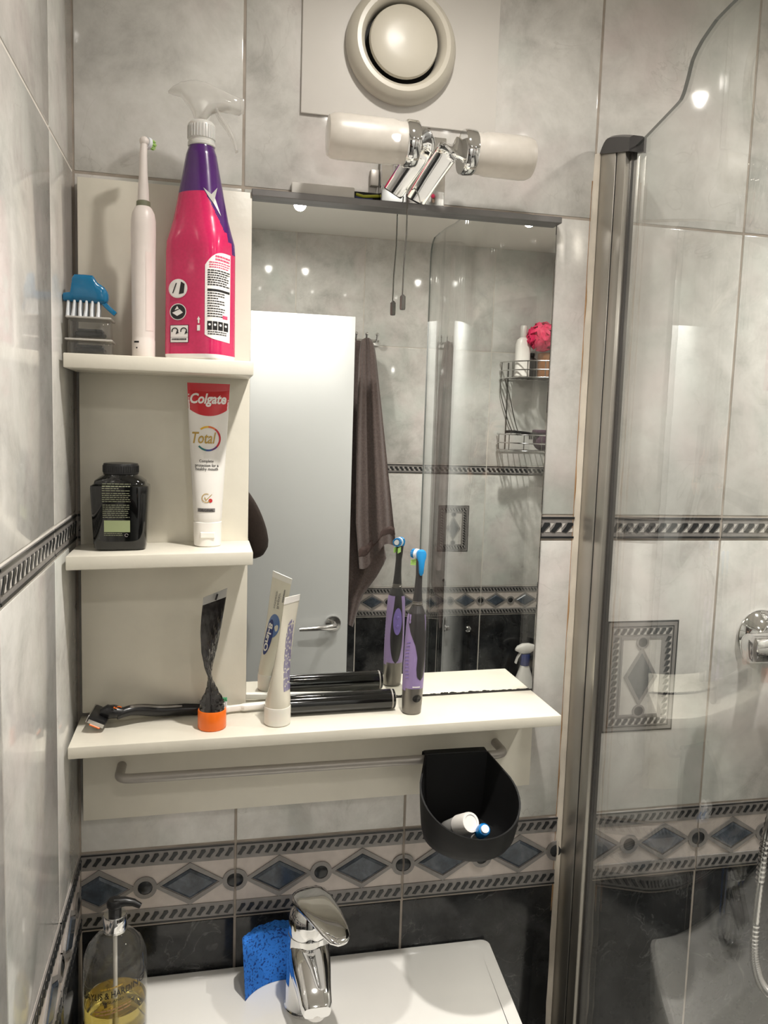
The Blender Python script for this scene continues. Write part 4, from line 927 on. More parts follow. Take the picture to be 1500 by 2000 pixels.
# toothpaste tube
CX, CY = 0.1556, -0.0500
ct = thing('toothpaste_tube', 'white toothpaste tube with red top standing on its cap on the middle shelf', 'toothpaste', (CX, CY, ZMID(CX)+0.0003))
sd = [(0.0290, 0.0160, 0.0160, 2), (0.033, 0.0166, 0.0166, 2), (0.07, 0.0186, 0.0150, 2.1), (0.11, 0.0208, 0.0116, 2.1), (0.15, 0.0228, 0.0068, 2.2), (0.175, 0.0240, 0.0032, 2.6), (0.183, 0.0245, 0.0011, 4), (0.1915, 0.0246, 0.0009, 6)]
S2 = []
for (z0, a0, b0, n0), (z1, a1, b1, n1) in zip(sd, sd[1:]):
    for i in range(5): t = i/5; S2.append((lerp(z0, z1, t), sell(lerp(a0, a1, t), lerp(b0, b1, t), lerp(n0, n1, t), 48)))
S2.append((sd[-1][0], sell(sd[-1][1], sd[-1][2], 6, 48)))
LC = Loft(S2); bb = B(); LC.build(bb); ct_b = bb.obj('tube', 'tube_white', ct)
bb = B(); bb.rings([[(x, y, z) for x, y in sell(a, a*0.98, 2.3, 40)] for z, a in ((0.0, 0.0148), (0.001, 0.0158), (0.012, 0.0162), (0.0285, 0.0164), (0.0293, 0.0156))]); bb.box(-0.0085, 0.0085, -0.0168, -0.0140, 0.0105, 0.0175, 0.0008, 1); bb.obj('flip_cap', 'white_plastic', ct)
q = lambda px, py: (onY(px, py, CY-0.006).x-CX, onY(px, py, CY-0.006).z-ZMID(CX))
q2 = lambda px, py: (onY(px, py, CY-0.013).x-CX, onY(px, py, CY-0.013).z-ZMID(CX))
tr = []
for i in range(16):
    for k in range(8):
        u0, u1 = i/16, (i+1)/16
        wz = lambda z: lerp(0.0228, 0.0246, (z-0.15)/0.0415)*0.995
        zb_ = lambda u: q(405, 813)[1]+0.0085*abs(2*u-1)**2.2
        P_ = lambda u, v: ((2*u-1)*wz(lerp(zb_(u), 0.1915, v)), lerp(zb_(u), 0.1915, v))
        tr.append(([P_(u0, k/8), P_(u1, k/8), P_(u1, (k+1)/8), P_(u0, (k+1)/8)], 0))
print_mesh('red_band', tr, LC, ['print_red'], ct_b, 0.00025)
a, b_ = q(369, 790), q(444, 769)
tr = text2d('Colgate', a[0]+0.0012, b_[0]-0.0008, q(369, 794)[1], q(369, 768)[1]+0.0005, bold=0.03, shear=0.25)
a, b_ = q(375, 866), q(422, 845)
tr += text2d('Total', a[0], b_[0], a[1], b_[1], bold=0.012, shear=0.25, mi=1)
cc = q(404, 857); ro = 0.0163; cols_ = [(2.25, 1.55, 2), (1.55, 0.95, 3), (0.95, 0.30, 4), (0.30, -0.75, 4), (-0.75, -1.25, 5), (-1.25, -1.75, 6), (-1.75, -2.45, 7)]
cc = (cc[0]+0.0014, cc[1])
for a0, a1, mi_ in cols_:
    tr += arc2d(cc[0], cc[1], ro*0.86*0.9, ro*0.9, a1, a0, mi_, 8)
tr += text2d('Complete', q2(389, 906)[0], q2(417, 906)[0], q2(389, 905)[1], q2(389, 898)[1], bold=0.012, mi=8) + text2d('protection for a', q2(381, 906)[0], q2(427, 906)[0], q2(389, 914)[1], q2(389, 906)[1], bold=0.012, mi=8) + text2d('healthy mouth', q2(382, 906)[0], q2(426, 906)[0], q2(389, 921)[1], q2(389, 913)[1], bold=0.012, mi=8)
c = q2(403, 973); tr += arc2d(c[0], c[1], 0.0046, 0.0054, math.radians(60), math.radians(330), 1, 20) + [([(c[0]-0.0024, c[1]+0.0006), (c[0]-0.0016, c[1]+0.0012), (c[0]-0.0002, c[1]-0.0020), (c[0]-0.0004, c[1]-0.0032)], 1), ([(c[0]-0.0004, c[1]-0.0032), (c[0]-0.0002, c[1]-0.0018), (c[0]+0.0062, c[1]+0.0046), (c[0]+0.0068, c[1]+0.0044)], 1)]
c = q2(411, 978); tr += disc2d(c[0], c[1], 0.0023, 4, 18)
a, b_ = q2(386, 1000), q2(420, 993); tr += rect2d(a[0], b_[0], a[1], b_[1], 9)
print_mesh('print', tr, LC, ['print_white', 'print_gold', 'ring_yellow', 'ring_orange', 'ring_red', 'ring_purple', 'ring_blue', 'ring_teal', 'print_black', 'print_grey'], ct_b, 0.0005)
print_mesh('variety_text', text2d('ORIGINAL', a[0]+0.0012, b_[0]-0.0012, a[1]+0.0009, b_[1]-0.0009, bold=0.01), LC, ['print_black'], ct_b, 0.0008)
# ================================================================== LONG SHELF
# safety razor lying along the back
z0 = ZLOW(0.06)
rz = thing('razor', 'black cartridge razor with orange tip lying at the left end of the long shelf', 'razor', (0.045, -0.055, z0+0.0003))
hp = [(0.006, 0.000, 0.0150), (0.020, 0.006, 0.0175), (0.034, 0.013, 0.0155), (0.055, 0.0205, 0.0105), (0.080, 0.0255, 0.0090), (0.105, 0.0275, 0.0075), (0.118, 0.0280, 0.0065)]
bb = B(); bb.tube(smooth_path(hp), [lerp(0.0055, 0.0072, min(1, i/14)) if i < 16 else lerp(0.0072, 0.0062, (i-16)/20) for i in range(37)], 14); bb.obj('handle', 'black_plastic', rz)
hp2 = [(x+0.001, y-0.0025, z+0.0052) for x, y, z in hp[1:5]]; bb = B(); bb.tube(smooth_path(hp2), [0.0012]+[0.0022]*23+[0.001], 8); bb.obj('handle_inlay', 'grey_metallic', rz)
hp3 = [(x+0.004, y-0.001, z+0.0050) for x, y, z in hp[4:6]]; bb = B(); bb.tube([Vector(hp[3])+Vector((0, -.001, .0055))]+[Vector(p) for p in hp3], [0.0015, 0.0028, 0.002], 8); bb.obj('grip_pad', 'black_matte', rz)
rot = Matrix.Rotation(math.radians(-4), 4, 'Z') @ Matrix.Rotation(math.radians(24), 4, 'Y')
def turned(bb, mtx, off):
    for v in bb.bm.verts: v.co = mtx @ v.co + Vector(off)
    return bb
hoff = (-0.0130, 0.0060, 0.0120)
bb = B(); bb.tube([(-0.011, 0.004, 0.0165), (-0.004, 0.003, 0.0185), (0.006, 0.002, 0.0180), (0.014, 0.003, 0.0168)], [0.0060, 0.0085, 0.0075, 0.0055], 14); bb.obj('neck', 'black_plastic', rz)
bb = B(); bb.box(-0.0110, 0.0100, -0.0205, 0.0205, -0.0045, 0.0045, 0.0020, 2); turned(bb, rot, hoff).obj('blade_cartridge', 'black_plastic', rz)
bb = B()
for k in range(5): bb.box(-0.0095+k*0.0030, -0.0085+k*0.0030, -0.0175, 0.0175, -0.0052, -0.0040)
bb.box(-0.0122, -0.0106, -0.0200, 0.0200, -0.0046, 0.0046, 0.0006, 1); bb.box(-0.0100, 0.0090, -0.0214, -0.0202, -0.0036, 0.0010); turned(bb, rot, hoff).obj('blades', 'chrome_dull', rz)
bb = B(); bb.sphere((0.0010, 0.0035, 0.0190), 0.0098, 18, 12, (1.1, 0.9, 0.75)); bb.obj('pivot', 'black_gloss', rz)
bb = B(); bb.tube([(0.0075+0.0042*math.cos(a), -0.0015+0.0042*math.sin(a)*0.6, 0.0248) for a in [i*math.pi/8 for i in range(13)]], 0.0006, 6); bb.obj('pivot_ring', 'orange_plastic', rz)
bb = B(); bb.box(-0.0070, 0.0060, -0.0220, -0.0180, -0.0060, -0.0036, 0.0008, 1); turned(bb, rot, hoff).obj('lubricating_strip', 'orange_plastic', rz)
# twisted black tube with orange cap
TX, TY = 0.1624, -0.0730
bt = thing('black_tube', 'crumpled black squeezed tube twisted above its orange cap on the long shelf', 'tube', (TX, TY, ZLOW(TX)+0.0003))
B().lathe([(0.0, 0), (0.0160, 0.0), (0.0168, 0.0012), (0.0168, 0.0215), (0.0163, 0.0228), (0.0150, 0.0230)], 40, cap0=False).obj('cap', 'orange_plastic', bt)
secs = []
key = [(0.0225, 0.0152, 0.0152, 90, 0.0, 0.0), (0.026, 0.0155, 0.0148, 85, 0.0, 0.0), (0.034, 0.0150, 0.0105, 80, -0.0002, 0.0), (0.046, 0.0130, 0.0055, 82, -0.0008, 0.0), (0.058, 0.0125, 0.0024, 92, -0.0025, 0.0), (0.064, 0.0125, 0.0020, 88, -0.0032, 0.0), (0.075, 0.0132, 0.0023, 72, -0.0040, 0.0), (0.095, 0.0138, 0.0026, 50, -0.0038, 0.0), (0.120, 0.0142, 0.0022, 32, -0.0022, 0.0), (0.140, 0.0146, 0.0012, 24, 0.0000, 0.0), (0.1540, 0.0148, 0.0007, 22, 0.0018, 0.0), (0.1640, 0.0149, 0.0006, 21, 0.0028, 0.0)]
bb = B(); rr = []
def tube_ring(z, a, b, ang, ox, cr, wob=0.0):
    ring = []
    for i, (x, y) in enumerate(sell(a, b, 2.2, 40)):
        th = math.radians(ang); k = 1+wob*math.sin(i*2.1+z*260)*0.5; X = x*math.cos(th)-y*k*math.sin(th); Y = x*math.sin(th)+y*k*math.cos(th)
        ring.append((X+ox, Y, z+0.30*X*max(0, (z-0.10)/0.06)))
    return ring
for k0, k1 in zip(key, key[1:]):
    for i in range(5):
        t = i/5; v = [lerp(p, q, t) for p, q in zip(k0, k1)]; rr.append(tube_ring(*v, wob=0.55 if 0.03 < v[0] < 0.145 else 0))
rr.append(tube_ring(*key[-1]))
zr = [r[0][2] for r in rr]; bb.rings(rr)
for f in bb.bm.faces: f.material_index = 1 if min(v.co.z-0.30*(v.co.x-0.002) for v in f.verts) > 0.1525 else 0
bb.obj('tube', ['tube_dark', 'foil_silver'], bt)
bb = B(); bb.strap([(0.0030, -0.0036, 0.1560), (0.0052, -0.0032, 0.1632)], (1, 0.3, 0), 0.0022, 0.0008); bb.obj('crimp_mark', 'print_black', bt)
# white manual toothbrush lying behind the tubes
wt = thing('manual_toothbrush', 'white manual toothbrush with green tipped bristles lying behind the tubes', 'toothbrush', (0.24, -0.024, ZLOW(0.24)+0.0003))
bb = B(); bb.strap(smooth_path([(-0.0720, -0.008, 0.0050), (-0.0600, -0.0075, 0.0052), (-0.045, -0.006, 0.0058), (-0.02, -0.003, 0.0062), (0.03, 0.002, 0.0060), (0.085, 0.006, 0.0056), (0.112, 0.008, 0.005)]), (0, 1, 0), [0.0085 if i < 8 else (0.0050 if i < 14 else 0.0105) for i in range(37)], 0.0075); bb.obj('handle', 'white_plastic', wt)
bb = B()
for i in range(6):
    for j in range(3): bb.tube([(-0.0715+i*0.0023, -0.0105+j*0.0026, 0.008), (-0.0715+i*0.0023, -0.0105+j*0.0026, 0.0170)], 0.0010, 5)
bb.obj('bristles', 'bristle_white', wt)['kind'] = 'stuff'
bb = B()
for i in range(6):
    for j in range(3): bb.tube([(-0.0715+i*0.0023, -0.0105+j*0.0026, 0.0165), (-0.0715+i*0.0023, -0.0105+j*0.0026, 0.0195)], 0.0011, 5)
bb.obj('bristle_tips', 'green_print', wt)['kind'] = 'stuff'
# white toothpaste tube seen edge on, its face towards the mirror
OX, OY = 0.2405, -0.0730
ot = thing('whitening_toothpaste', 'cream toothpaste tube on its cap, front print turned to the mirror', 'toothpaste', (OX, OY, ZLOW(OX)+0.0003))
B().lathe([(0.0, 0), (0.0150, 0.0), (0.0160, 0.0012), (0.0162, 0.020), (0.0158, 0.0222), (0.0146, 0.0226)], 40, cap0=False).obj('cap', 'cap_milky', ot)
ANG = 60
key = [(0.0222, 0.0150, 0.0150, 0.0, 0.0), (0.028, 0.0156, 0.0150, 0.0004, 0.0), (0.050, 0.0175, 0.0105, 0.002, 0.0), (0.075, 0.0192, 0.0066, 0.0048, 0.0), (0.100, 0.0205, 0.0042, 0.0080, -0.001), (0.130, 0.0216, 0.0024, 0.0118, -0.002), (0.148, 0.0221, 0.0011, 0.0142, -0.003), (0.1580, 0.0223, 0.0007, 0.0156, -0.003)]
S2 = []                                                   # local frame of the loft: x along the flat face, front (-y) faces the mirror side
for k0, k1 in zip(key, key[1:]):
    for i in range(4): t = i/4; z, a, b, ox, oy = [lerp(p, q, t) for p, q in zip(k0, k1)]; S2.append((z, sell(a, b, 2.1, 40)))
S2.append((key[-1][0], sell(key[-1][1], key[-1][2], 2.1, 40)))
LO = Loft(S2)
def offs(z):
    for k0, k1 in zip(key, key[1:]):
        if z <= k1[0]: t = max(0, (z-k0[0])/(k1[0]-k0[0])); return lerp(k0[3], k1[3], t), lerp(k0[4], k1[4], t)
    return key[-1][3], key[-1][4]
def warp(o, ang=math.radians(ANG+180)):
    for v in o.data.vertices:
        x, y, z = v.co; ox, oy = offs(z); v.co = (x*math.cos(ang)-y*math.sin(ang)+ox, x*math.sin(ang)+y*math.cos(ang)+oy, z+0.10*x*max(0, (z-0.10)/0.06))
    return o
bb = B(); LO.build(bb); ot_b = warp(bb.obj('tube', 'tube_cream', ot))
bb = B(); Loft([(0.1505, sell(0.0226, 0.0013, 3, 40)), (0.1582, sell(0.0227, 0.0010, 3, 40))]).build(bb); warp(bb.obj('crimp', 'tube_white', ot))
# front print (mirror side): logo running up the tube, range name above
vert = lambda x, z: (-(z), x)
def upright(tr, cx, cz): return [([(cx-z, cz+x) for x, z in pts], mi) for pts, mi in tr]
tr = upright([(pts, 0) for pts, _ in disc2d(0.006, 0.003, 0.016, 0, 24, 0.0125)], 0, 0.083)
warp(print_mesh('logo_halo', tr, LO, ['print_blue'], ot_b, 0.0003))
tr = upright([(pts, 0) for pts, _ in disc2d(0, 0, 0.024, 0, 28, 0.0085)], 0.002, 0.073)
warp(print_mesh('logo_ground', tr, LO, ['print_navy'], ot_b, 0.0005))
tr = upright(text2d('Oral-B', -0.019, 0.019, -0.0048, 0.0052, bold=0.035), 0.002, 0.073)
warp(print_mesh('logo', tr, LO, ['print_white'], ot_b, 0.0008))
tr = upright(text2d('Repair', -0.010, 0.012, -0.0030, 0.0050), -0.003, 0.123) + upright(lines2d(-0.011, 0.013, -0.0085, -0.0045, 2, fill=0.45), -0.003, 0.123) + upright(lines2d(0.000, 0.018, 0.007, 0.011, 1, fill=0.6), -0.003, 0.123)
warp(print_mesh('range_print', tr, LO, ['print_grey'], ot_b, 0.0005))
tr = upright(lines2d(-0.045, 0.042, -0.010, 0.010, 9, fill=0.5, ragged=0.35), 0.0, 0.088)
LOb = Loft([(z, [(-x, -y) for x, y in r]) for z, r in S2])
o_ = print_mesh('back_text', [([(-x, z) for x, z in pts], mi) for pts, mi in tr], LOb, ['print_lilac'], ot_b, 0.0004); warp(o_, math.radians(ANG))
# black cylinder lying against the mirror
KX0, KX1, KY, KR = 0.2440, 0.3935, -0.0470, 0.0126
kc = thing('black_canister', 'long glossy black cylinder lying along the foot of the mirror', 'cylinder', ((KX0+KX1)/2, KY, ZLOW(0.32)+0.0006), (0, -0.0136, 0))
L2 = (KX1-KX0)/2
B().lathe([(0.0, -L2), (KR-0.001, -L2), (KR, -L2+0.001), (KR, L2-0.006), (KR-0.0006, L2-0.0052)], 40, (0, 0, KR), 'X', cap0=False, cap1=False).obj('barrel', 'black_gloss', kc)
B().lathe([(KR-0.0003, L2-0.0054), (KR+0.0002, L2-0.0048), (KR+0.0002, L2-0.0040), (KR-0.0003, L2-0.0036)], 40, (0, 0, KR), 'X', cap0=False, cap1=False).obj('seam_ring', 'rail_grey', kc)
B().lathe([(KR-0.0004, L2-0.0037), (KR-0.0004, L2-0.001), (KR-0.002, L2), (0.0, L2)], 40, (0, 0, KR), 'X', cap0=False, cap1=False).obj('end_cap', 'black_gloss', kc)
# purple battery toothbrush
BX, BY = 0.4118, -0.0635
pb = thing('battery_toothbrush', 'purple and charcoal battery toothbrush with blue head standing at the mirror', 'toothbrush', (BX, BY, ZLOW(BX)+0.0003), (0, math.radians(1.2), 0))
key = [(0.0, 0.0112, 0.0112), (0.0015, 0.0122, 0.0122), (0.012, 0.0128, 0.0128), (0.034, 0.0133, 0.0136), (0.060, 0.0136, 0.0142), (0.085, 0.0132, 0.0140), (0.105, 0.0128, 0.0132), (0.120, 0.0122, 0.0122), (0.1300, 0.0108, 0.0106), (0.1360, 0.0080, 0.0080), (0.1390, 0.0068, 0.0068)]
S2 = []
for k0, k1 in zip(key, key[1:]):
    for i in range(6): t = i/6; z, a, b = [lerp(p, q, t) for p, q in zip(k0, k1)]; S2.append((z, sell(a, b, 2.1, 56)))
S2.append((key[-1][0], sell(key[-1][1], key[-1][2], 2.1, 56)))
LP = Loft(S2); bb = B(); LP.build(bb)
for f in bb.bm.faces:
    c = f.calc_center_median(); f.material_index = 1 if c.z < 0.0335+0.002*math.cos(c.x*200) else (0 if c.z < 0.1285 else 2)
pb_h = bb.obj('handle', ['purple_rubber', 'grey_metallic', 'charcoal_plastic'], pb)
def panel(front, w0, zlo, zhi, sway, mats, name, eps, n=26, top=1.0, ox=0.0):
    tr = []
    def hw(z): t = (z-zlo)/(zhi-zlo); return w0*(math.sin(math.pi*min(1, max(0, t))**0.8)**0.6 if t < 0.6 else lerp(math.sin(math.pi*0.6**0.8)**0.6, top, (t-0.6)/0.4))
    def cxx(z): return ox+sway*math.sin((z-zlo)/(zhi-zlo)*math.pi*1.6)
    for k in range(n):
        za, zb_ = lerp(zlo+1e-4, zhi, k/n), lerp(zlo+1e-4, zhi, (k+1)/n)
        for i in range(6):
            P_ = lambda u, z: (cxx(z)+hw(z)*(2*u-1), z); tr.append(([P_(i/6, za), P_((i+1)/6, za), P_((i+1)/6, zb_), P_(i/6, zb_)], 0))
    if not front: tr = [(pts[::-1], mi) for pts, mi in tr]
    return print_mesh(name, tr, LP, mats, pb_h, eps, front)
PT = [(0.0455, 0.0060, 0.0008), (0.0475, 0.0058, 0.0034), (0.051, 0.0056, 0.0048), (0.060, 0.0056, 0.0060), (0.075, 0.0060, 0.0058), (0.090, 0.0042, 0.0074), (0.105, 0.0012, 0.0104), (0.118, 0.0, 0.0114), (0.1290, 0.0, 0.0104)]
tr = []
for k in range(30):
    za, zb_ = lerp(0.0455, 0.129, k/30), lerp(0.0455, 0.129, (k+1)/30); f_ = lambda u, z: (ipol([(q[0], q[1]) for q in PT], z)+(2*u-1)*ipol([(q[0], q[2]) for q in PT], z), z)
    for i in range(8): tr.append(([f_(i/8, za), f_((i+1)/8, za), f_((i+1)/8, zb_), f_(i/8, zb_)], 0))
print_mesh('grip_back', tr, LP, ['charcoal_plastic'], pb_h, 0.0004)
panel(False, 0.0088, 0.034, 0.1290, 0.0, ['charcoal_plastic'], 'face_panel', 0.0004, top=0.5)
tr = [([(x, z) for x, z in p][::-1], m_) for p, m_ in disc2d(0, 0.0935, 0.0062, 0, 24, 0.0190)]; print_mesh('switch_oval', tr, LP, ['violet_button'], pb_h, 0.0010, False)
for zz in (0.0985, 0.0865): 
    bb = B(); bb.sphere((0, LP.y(0, zz, False)+0.0012, zz), 0.0028, 12, 8, (1, 0.4, 1)); bb.obj('switch_button', 'violet_button', pb_h)
bb = B()
for k in range(11):
    z = 0.048+k*0.0045; x = -0.0100-0.0010*math.sin(k*0.3); bb.tube([(x-0.0018, LP.y(x-0.0018, z)-0.0001, z-0.0008), (x+0.0012, LP.y(x+0.0012, z)-0.0001, z+0.0006)], 0.0006, 6)
bb.obj('grip_ribs', 'violet_button', pb_h)
print_mesh('brand_mark', rect2d(-0.004, 0.006, 0.0360, 0.0376, 0), LP, ['print_white'], pb_h, 0.0006)
print_mesh('base_badge', disc2d(0.003, 0.0215, 0.0060, 0, 20, 0.0048), LP, ['black_plastic'], pb_h, 0.0005)
B().lathe([(0.0070, 0.1385), (0.0064, 0.1390), (0.0064, 0.1400), (0.0068, 0.1405), (0.0068, 0.1415), (0.0062, 0.1420), (0.0062, 0.1430), (0.0066, 0.1435), (0.0064, 0.1445)], 28, cap0=False, cap1=False).obj('neck_rings', 'grey_metallic', pb)
bb = B(); bb.tube([(0, 0, 0.1440), (0, 0, 0.160), (0.0003, 0.0002, 0.178), (0.0006, 0.0004, 0.190), (0.0008, 0.0006, 0.198)], [0.0062, 0.0048, 0.0042, 0.0050, 0.0052], 18); bb.obj('brush_stem', 'charcoal_plastic', pb)
bb = B(); rr = []
for z, a, b, oy in ((0.1775, 0.0014, 0.0012, -0.0040), (0.181, 0.0030, 0.0022, -0.0042), (0.188, 0.0036, 0.0034, -0.0034), (0.195, 0.0044, 0.0042, -0.0022), (0.200, 0.0062, 0.0050, -0.0006), (0.2045, 0.0066, 0.0050, 0.0), (0.2080, 0.0052, 0.0042, 0.0), (0.2098, 0.0025, 0.0022, 0.0)): rr.append([(x+0.0016, y+oy, z) for x, y in sell(a, b, 2.3, 24)])
bb.rings(rr); bb.obj('head_shell', 'brush_blue', pb)
dirb = Vector((-0.60, 0.80, 0.0)).normalized(); c = Vector((0.0010, 0.0, 0.2035))
bb = B(); rod_to(bb, c+dirb*0.0035, c+dirb*0.0075, [(0.0064, 0), (0.0066, 1)], 22); bb.obj('brush_disc', 'bristle_white', pb)
bb = B(); rod_to(bb, c+dirb*0.0074, c+dirb*0.0130, [(0.0034, 0), (0.0036, 1)], 16); bb.obj('centre_bristles', 'bristle_white', pb)
bb = B()
for i in range(18):
    a = 2*math.pi*i/18; u = dirb.cross(Vector((0, 0, 1))).normalized(); v = dirb.cross(u); q = c+dirb*0.0072+(u*math.cos(a)+v*math.sin(a))*0.0052; bb.tube([q, q+dirb*0.0055], 0.0008, 5)
bb.obj('ring_bristles', 'brush_blue', pb)['kind'] = 'stuff'
bb = B()
for i in range(8):
    u = dirb.cross(Vector((0, 0, 1))).normalized(); q = Vector((0.0008, 0.0, 0.1905+0.0018*(i//2)))+dirb*0.004+u*(0.003 if i % 2 else -0.003); bb.tube([q, q+dirb*0.0085+Vector((0, 0, -0.001))], 0.0010, 5)
bb.obj('power_tip_bristles', 'bristle_green', pb)['kind'] = 'stuff'
# ================================================================== SHOWER END AND WHAT THE MIRROR SHOWS
bh = thing('bath', 'white bath along the right wall behind the glass screen', 'bath', (1.0, -0.85, 0.0))
bb = B()
def brect(z, i, r): 
    pts = []; x0, x1, y0, y1 = -0.338+i, 0.341-i, -0.850+i, 0.844-i
    for cx, cy, a0 in ((x1-r, y1-r, 0), (x0+r, y1-r, 90), (x0+r, y0+r, 180), (x1-r, y0+r, 270)):
        for k in range(7): a = math.radians(a0+15*k); pts.append((cx+r*math.cos(a), cy+r*math.sin(a), z))
    return pts
bb.rings([brect(0.0, 0.012, 0.01), brect(0.52, 0.010, 0.01), brect(0.525, 0.0, 0.012), brect(0.555, 0.0, 0.012), brect(0.560, 0.004, 0.012), brect(0.560, 0.055, 0.08), brect(0.550, 0.066, 0.09), brect(0.30, 0.095, 0.12), brect(0.20, 0.14, 0.12), brect(0.185, 0.20, 0.08)]); bb.obj('tub', 'ceramic', bh)
B().lathe([(0.0, 0.0), (0.028, 0.0), (0.030, 0.003), (0.024, 0.004), (0.0, 0.004)], 24, (0.0, 0.52, 0.1855), cap0=False, cap1=False).obj('waste', 'chrome', bh)
# thermostatic bar valve
FX = 0.963
sv = thing('shower_set', 'chrome bar shower valve with conical flanges, ribbed hose and handset beyond the glass', 'shower', (FX+0.075, 0, 1.335))
for sx in (-0.075, 0.075):
    B().lathe([(0.0385, 0.0), (0.0390, -0.003), (0.0370, -0.007), (0.0300, -0.012), (0.0220, -0.021), (0.0175, -0.032), (0.0165, -0.040), (0.0165, -0.058)], 40, (sx, 0, 0), 'Y', cap0=False).obj('wall_flange', 'chrome', sv)
B().lathe([(0.0, -0.145), (0.014, -0.145), (0.0205, -0.141), (0.0215, -0.115), (0.0200, -0.110), (0.0200, 0.110), (0.0215, 0.115), (0.0205, 0.141), (0.014, 0.145), (0.0, 0.145)], 32, (0, -0.066, 0), 'X', cap0=False, cap1=False).obj('bar_body', 'chrome', sv)
B().lathe([(0.0105, -0.034), (0.0105, -0.015)], 20, (0, -0.066, 0)).obj('outlet', 'chrome', sv)
hp = smooth_path([(1.038, -0.066, 1.298), (1.030, -0.068, 1.27), (0.985, -0.076, 1.19), (0.944, -0.080, 1.09), (0.935, -0.080, 0.995), (0.934, -0.080, 0.900), (0.944, -0.080, 0.850), (0.966, -0.080, 0.818), (1.010, -0.082, 0.795), (1.070, -0.084, 0.800), (1.125, -0.084, 0.860), (1.150, -0.082, 1.05), (1.158, -0.078, 1.35), (1.160, -0.074, 1.66)], 26)
hs_o = Vector((1.16, 0, 1.0)); n_before = set(sv.children); hs = sv
bb = B(); bb.tube([p-hs_o for p in hp], [0.0074 if i % 2 else 0.0062 for i in range(len(hp))], 12); bb.obj('hose', 'chrome_dull', hs)
bb = B(); bb.tube([(0.0, -0.050, 0.45), (0.0, -0.050, 0.95)], 0.009, 16); bb.obj('riser_rail', 'chrome', hs)
for z in (0.46, 0.94): B().lathe([(0.011, 0.0), (0.011, -0.05)], 16, (0, 0, z), 'Y').obj('rail_bracket', 'chrome', hs)
bb = B(); bb.tube([(0.0, -0.072, 0.655), (0.0, -0.090, 0.74), (0.0, -0.115, 0.80), (0.0, -0.135, 0.825)], [0.010, 0.012, 0.013, 0.016], 18); bb.obj('handset', 'chrome', hs)
bb = B(); rod_to(bb, (0, -0.128, 0.838), (0, -0.150, 0.800), [(0.020, 0.0), (0.042, 0.35), (0.044, 0.9), (0.040, 1.0)], 32); bb.obj('spray_plate', 'chrome', hs)
for c_ in sv.children:
    if c_ not in n_before: c_.location = hs_o-sv.location
# ------------------------------------------------------------------ opposite wall: hooks and towel
hk = thing('hook_rail', 'small chrome peg hook rail carrying the brown towel', 'hook', (0.672, YF, 1.905))
B().box(-0.05, 0.05, 0.0, 0.006, -0.010, 0.012, 0.0015).obj('back_bar', 'chrome', hk)
for x in (-0.036, 0.0, 0.036):
    bb = B(); bb.tube([(x, 0.004, 0.004), (x, 0.026, 0.006), (x, 0.036, 0.014), (x, 0.040, 0.024)], [0.004, 0.004, 0.0038, 0.0036], 12); bb.sphere((x, 0.040, 0.025), 0.0062, 12, 8); bb.obj('peg', 'chrome', hk)
YT = -1.640
tw = thing('towel', 'dark brown bath towel hanging in folds behind the open door', 'towel', (0.67, YT, 0.93))
def sheet(name, left, right, z0f, z1f, yb, folds, amp, mat, th=0.010, ns=36, nt_=44):
    """hanging cloth between two edges, gathered into folds that open downwards"""
    F_, K_ = [], []
    for j in range(nt_+1):
        t = j/nt_; rf, rk = [], []
        for i in range(ns+1):
            s = i/ns; zt, zb_ = z0f(s), z1f(s); z = lerp(zt, zb_, t); l, r = ipol(left, -z), ipol(right, -z); x = lerp(l, r, s)
            A = amp*(0.55+0.45*t); y = yb(t)+A*math.sin(s*math.pi*2*folds+1.2*t+0.6)+0.35*A*math.sin(s*math.pi*2*folds*2.3+2.0*t)
            y += 0.012*math.sin(min(1, t*9)*math.pi/2)-0.012
            rf.append((x-0.67, y-YT, z-0.93)); rk.append((x-0.67, y-YT-th, z-0.93))
        F_.append(rf); K_.append(rk)
    bb = B(); f = [[bb.bm.verts.new(p) for p in r] for r in F_]; k = [[bb.bm.verts.new(p) for p in r] for r in K_]
    for j in range(nt_):
        for i in range(ns): bb.face([f[j][i], f[j][i+1], f[j+1][i+1], f[j+1][i]]); bb.face([k[j][i+1], k[j][i], k[j+1][i], k[j+1][i+1]])
        bb.face([f[j][0], f[j+1][0], k[j+1][0], k[j][0]]); bb.face([f[j][ns], k[j][ns], k[j+1][ns], f[j+1][ns]])
    for i in range(ns): bb.face([f[0][i+1], f[0][i], k[0][i], k[0][i+1]]); bb.face([f[nt_][i], f[nt_][i+1], k[nt_][i+1], k[nt_][i]])
    return bb.obj(name, mat, tw, smooth=70)
L1 = [(-1.915, 0.648), (-1.85, 0.640), (-1.6, 0.636), (-1.3, 0.640), (-1.15, 0.655)]; R1 = [(-1.915, 0.684), (-1.88, 0.694), (-1.68, 0.722), (-1.34, 0.768), (-1.20, 0.786)]
sheet('front_fall', L1, R1, lambda s: 1.914-0.010*(2*s-1)**2, lambda s: 1.150+0.085*s-0.02*math.sin(s*7), lambda t: YT+0.020+0.012*t, 1.6, 0.010, 'towel_brown')
L2_ = [(-1.91, 0.600), (-1.6, 0.590), (-1.2, 0.575), (-0.93, 0.60)]; R2_ = [(-1.91, 0.672), (-1.6, 0.700), (-1.25, 0.745), (-1.17, 0.762), (-1.11, 0.730), (-1.04, 0.680), (-0.93, 0.650)]
sheet('rear_fall', L2_, R2_, lambda s: 1.908-0.012*(2*s-1)**2, lambda s: 0.925+0.02*abs(s-0.6)+0.05*(1-s), lambda t: YT-0.014, 1.4, 0.007, 'towel_brown')
LB_ = [(a, b+0.0005) for a, b in L1]; RB_ = [(a, b+0.0012) for a, b in R1]
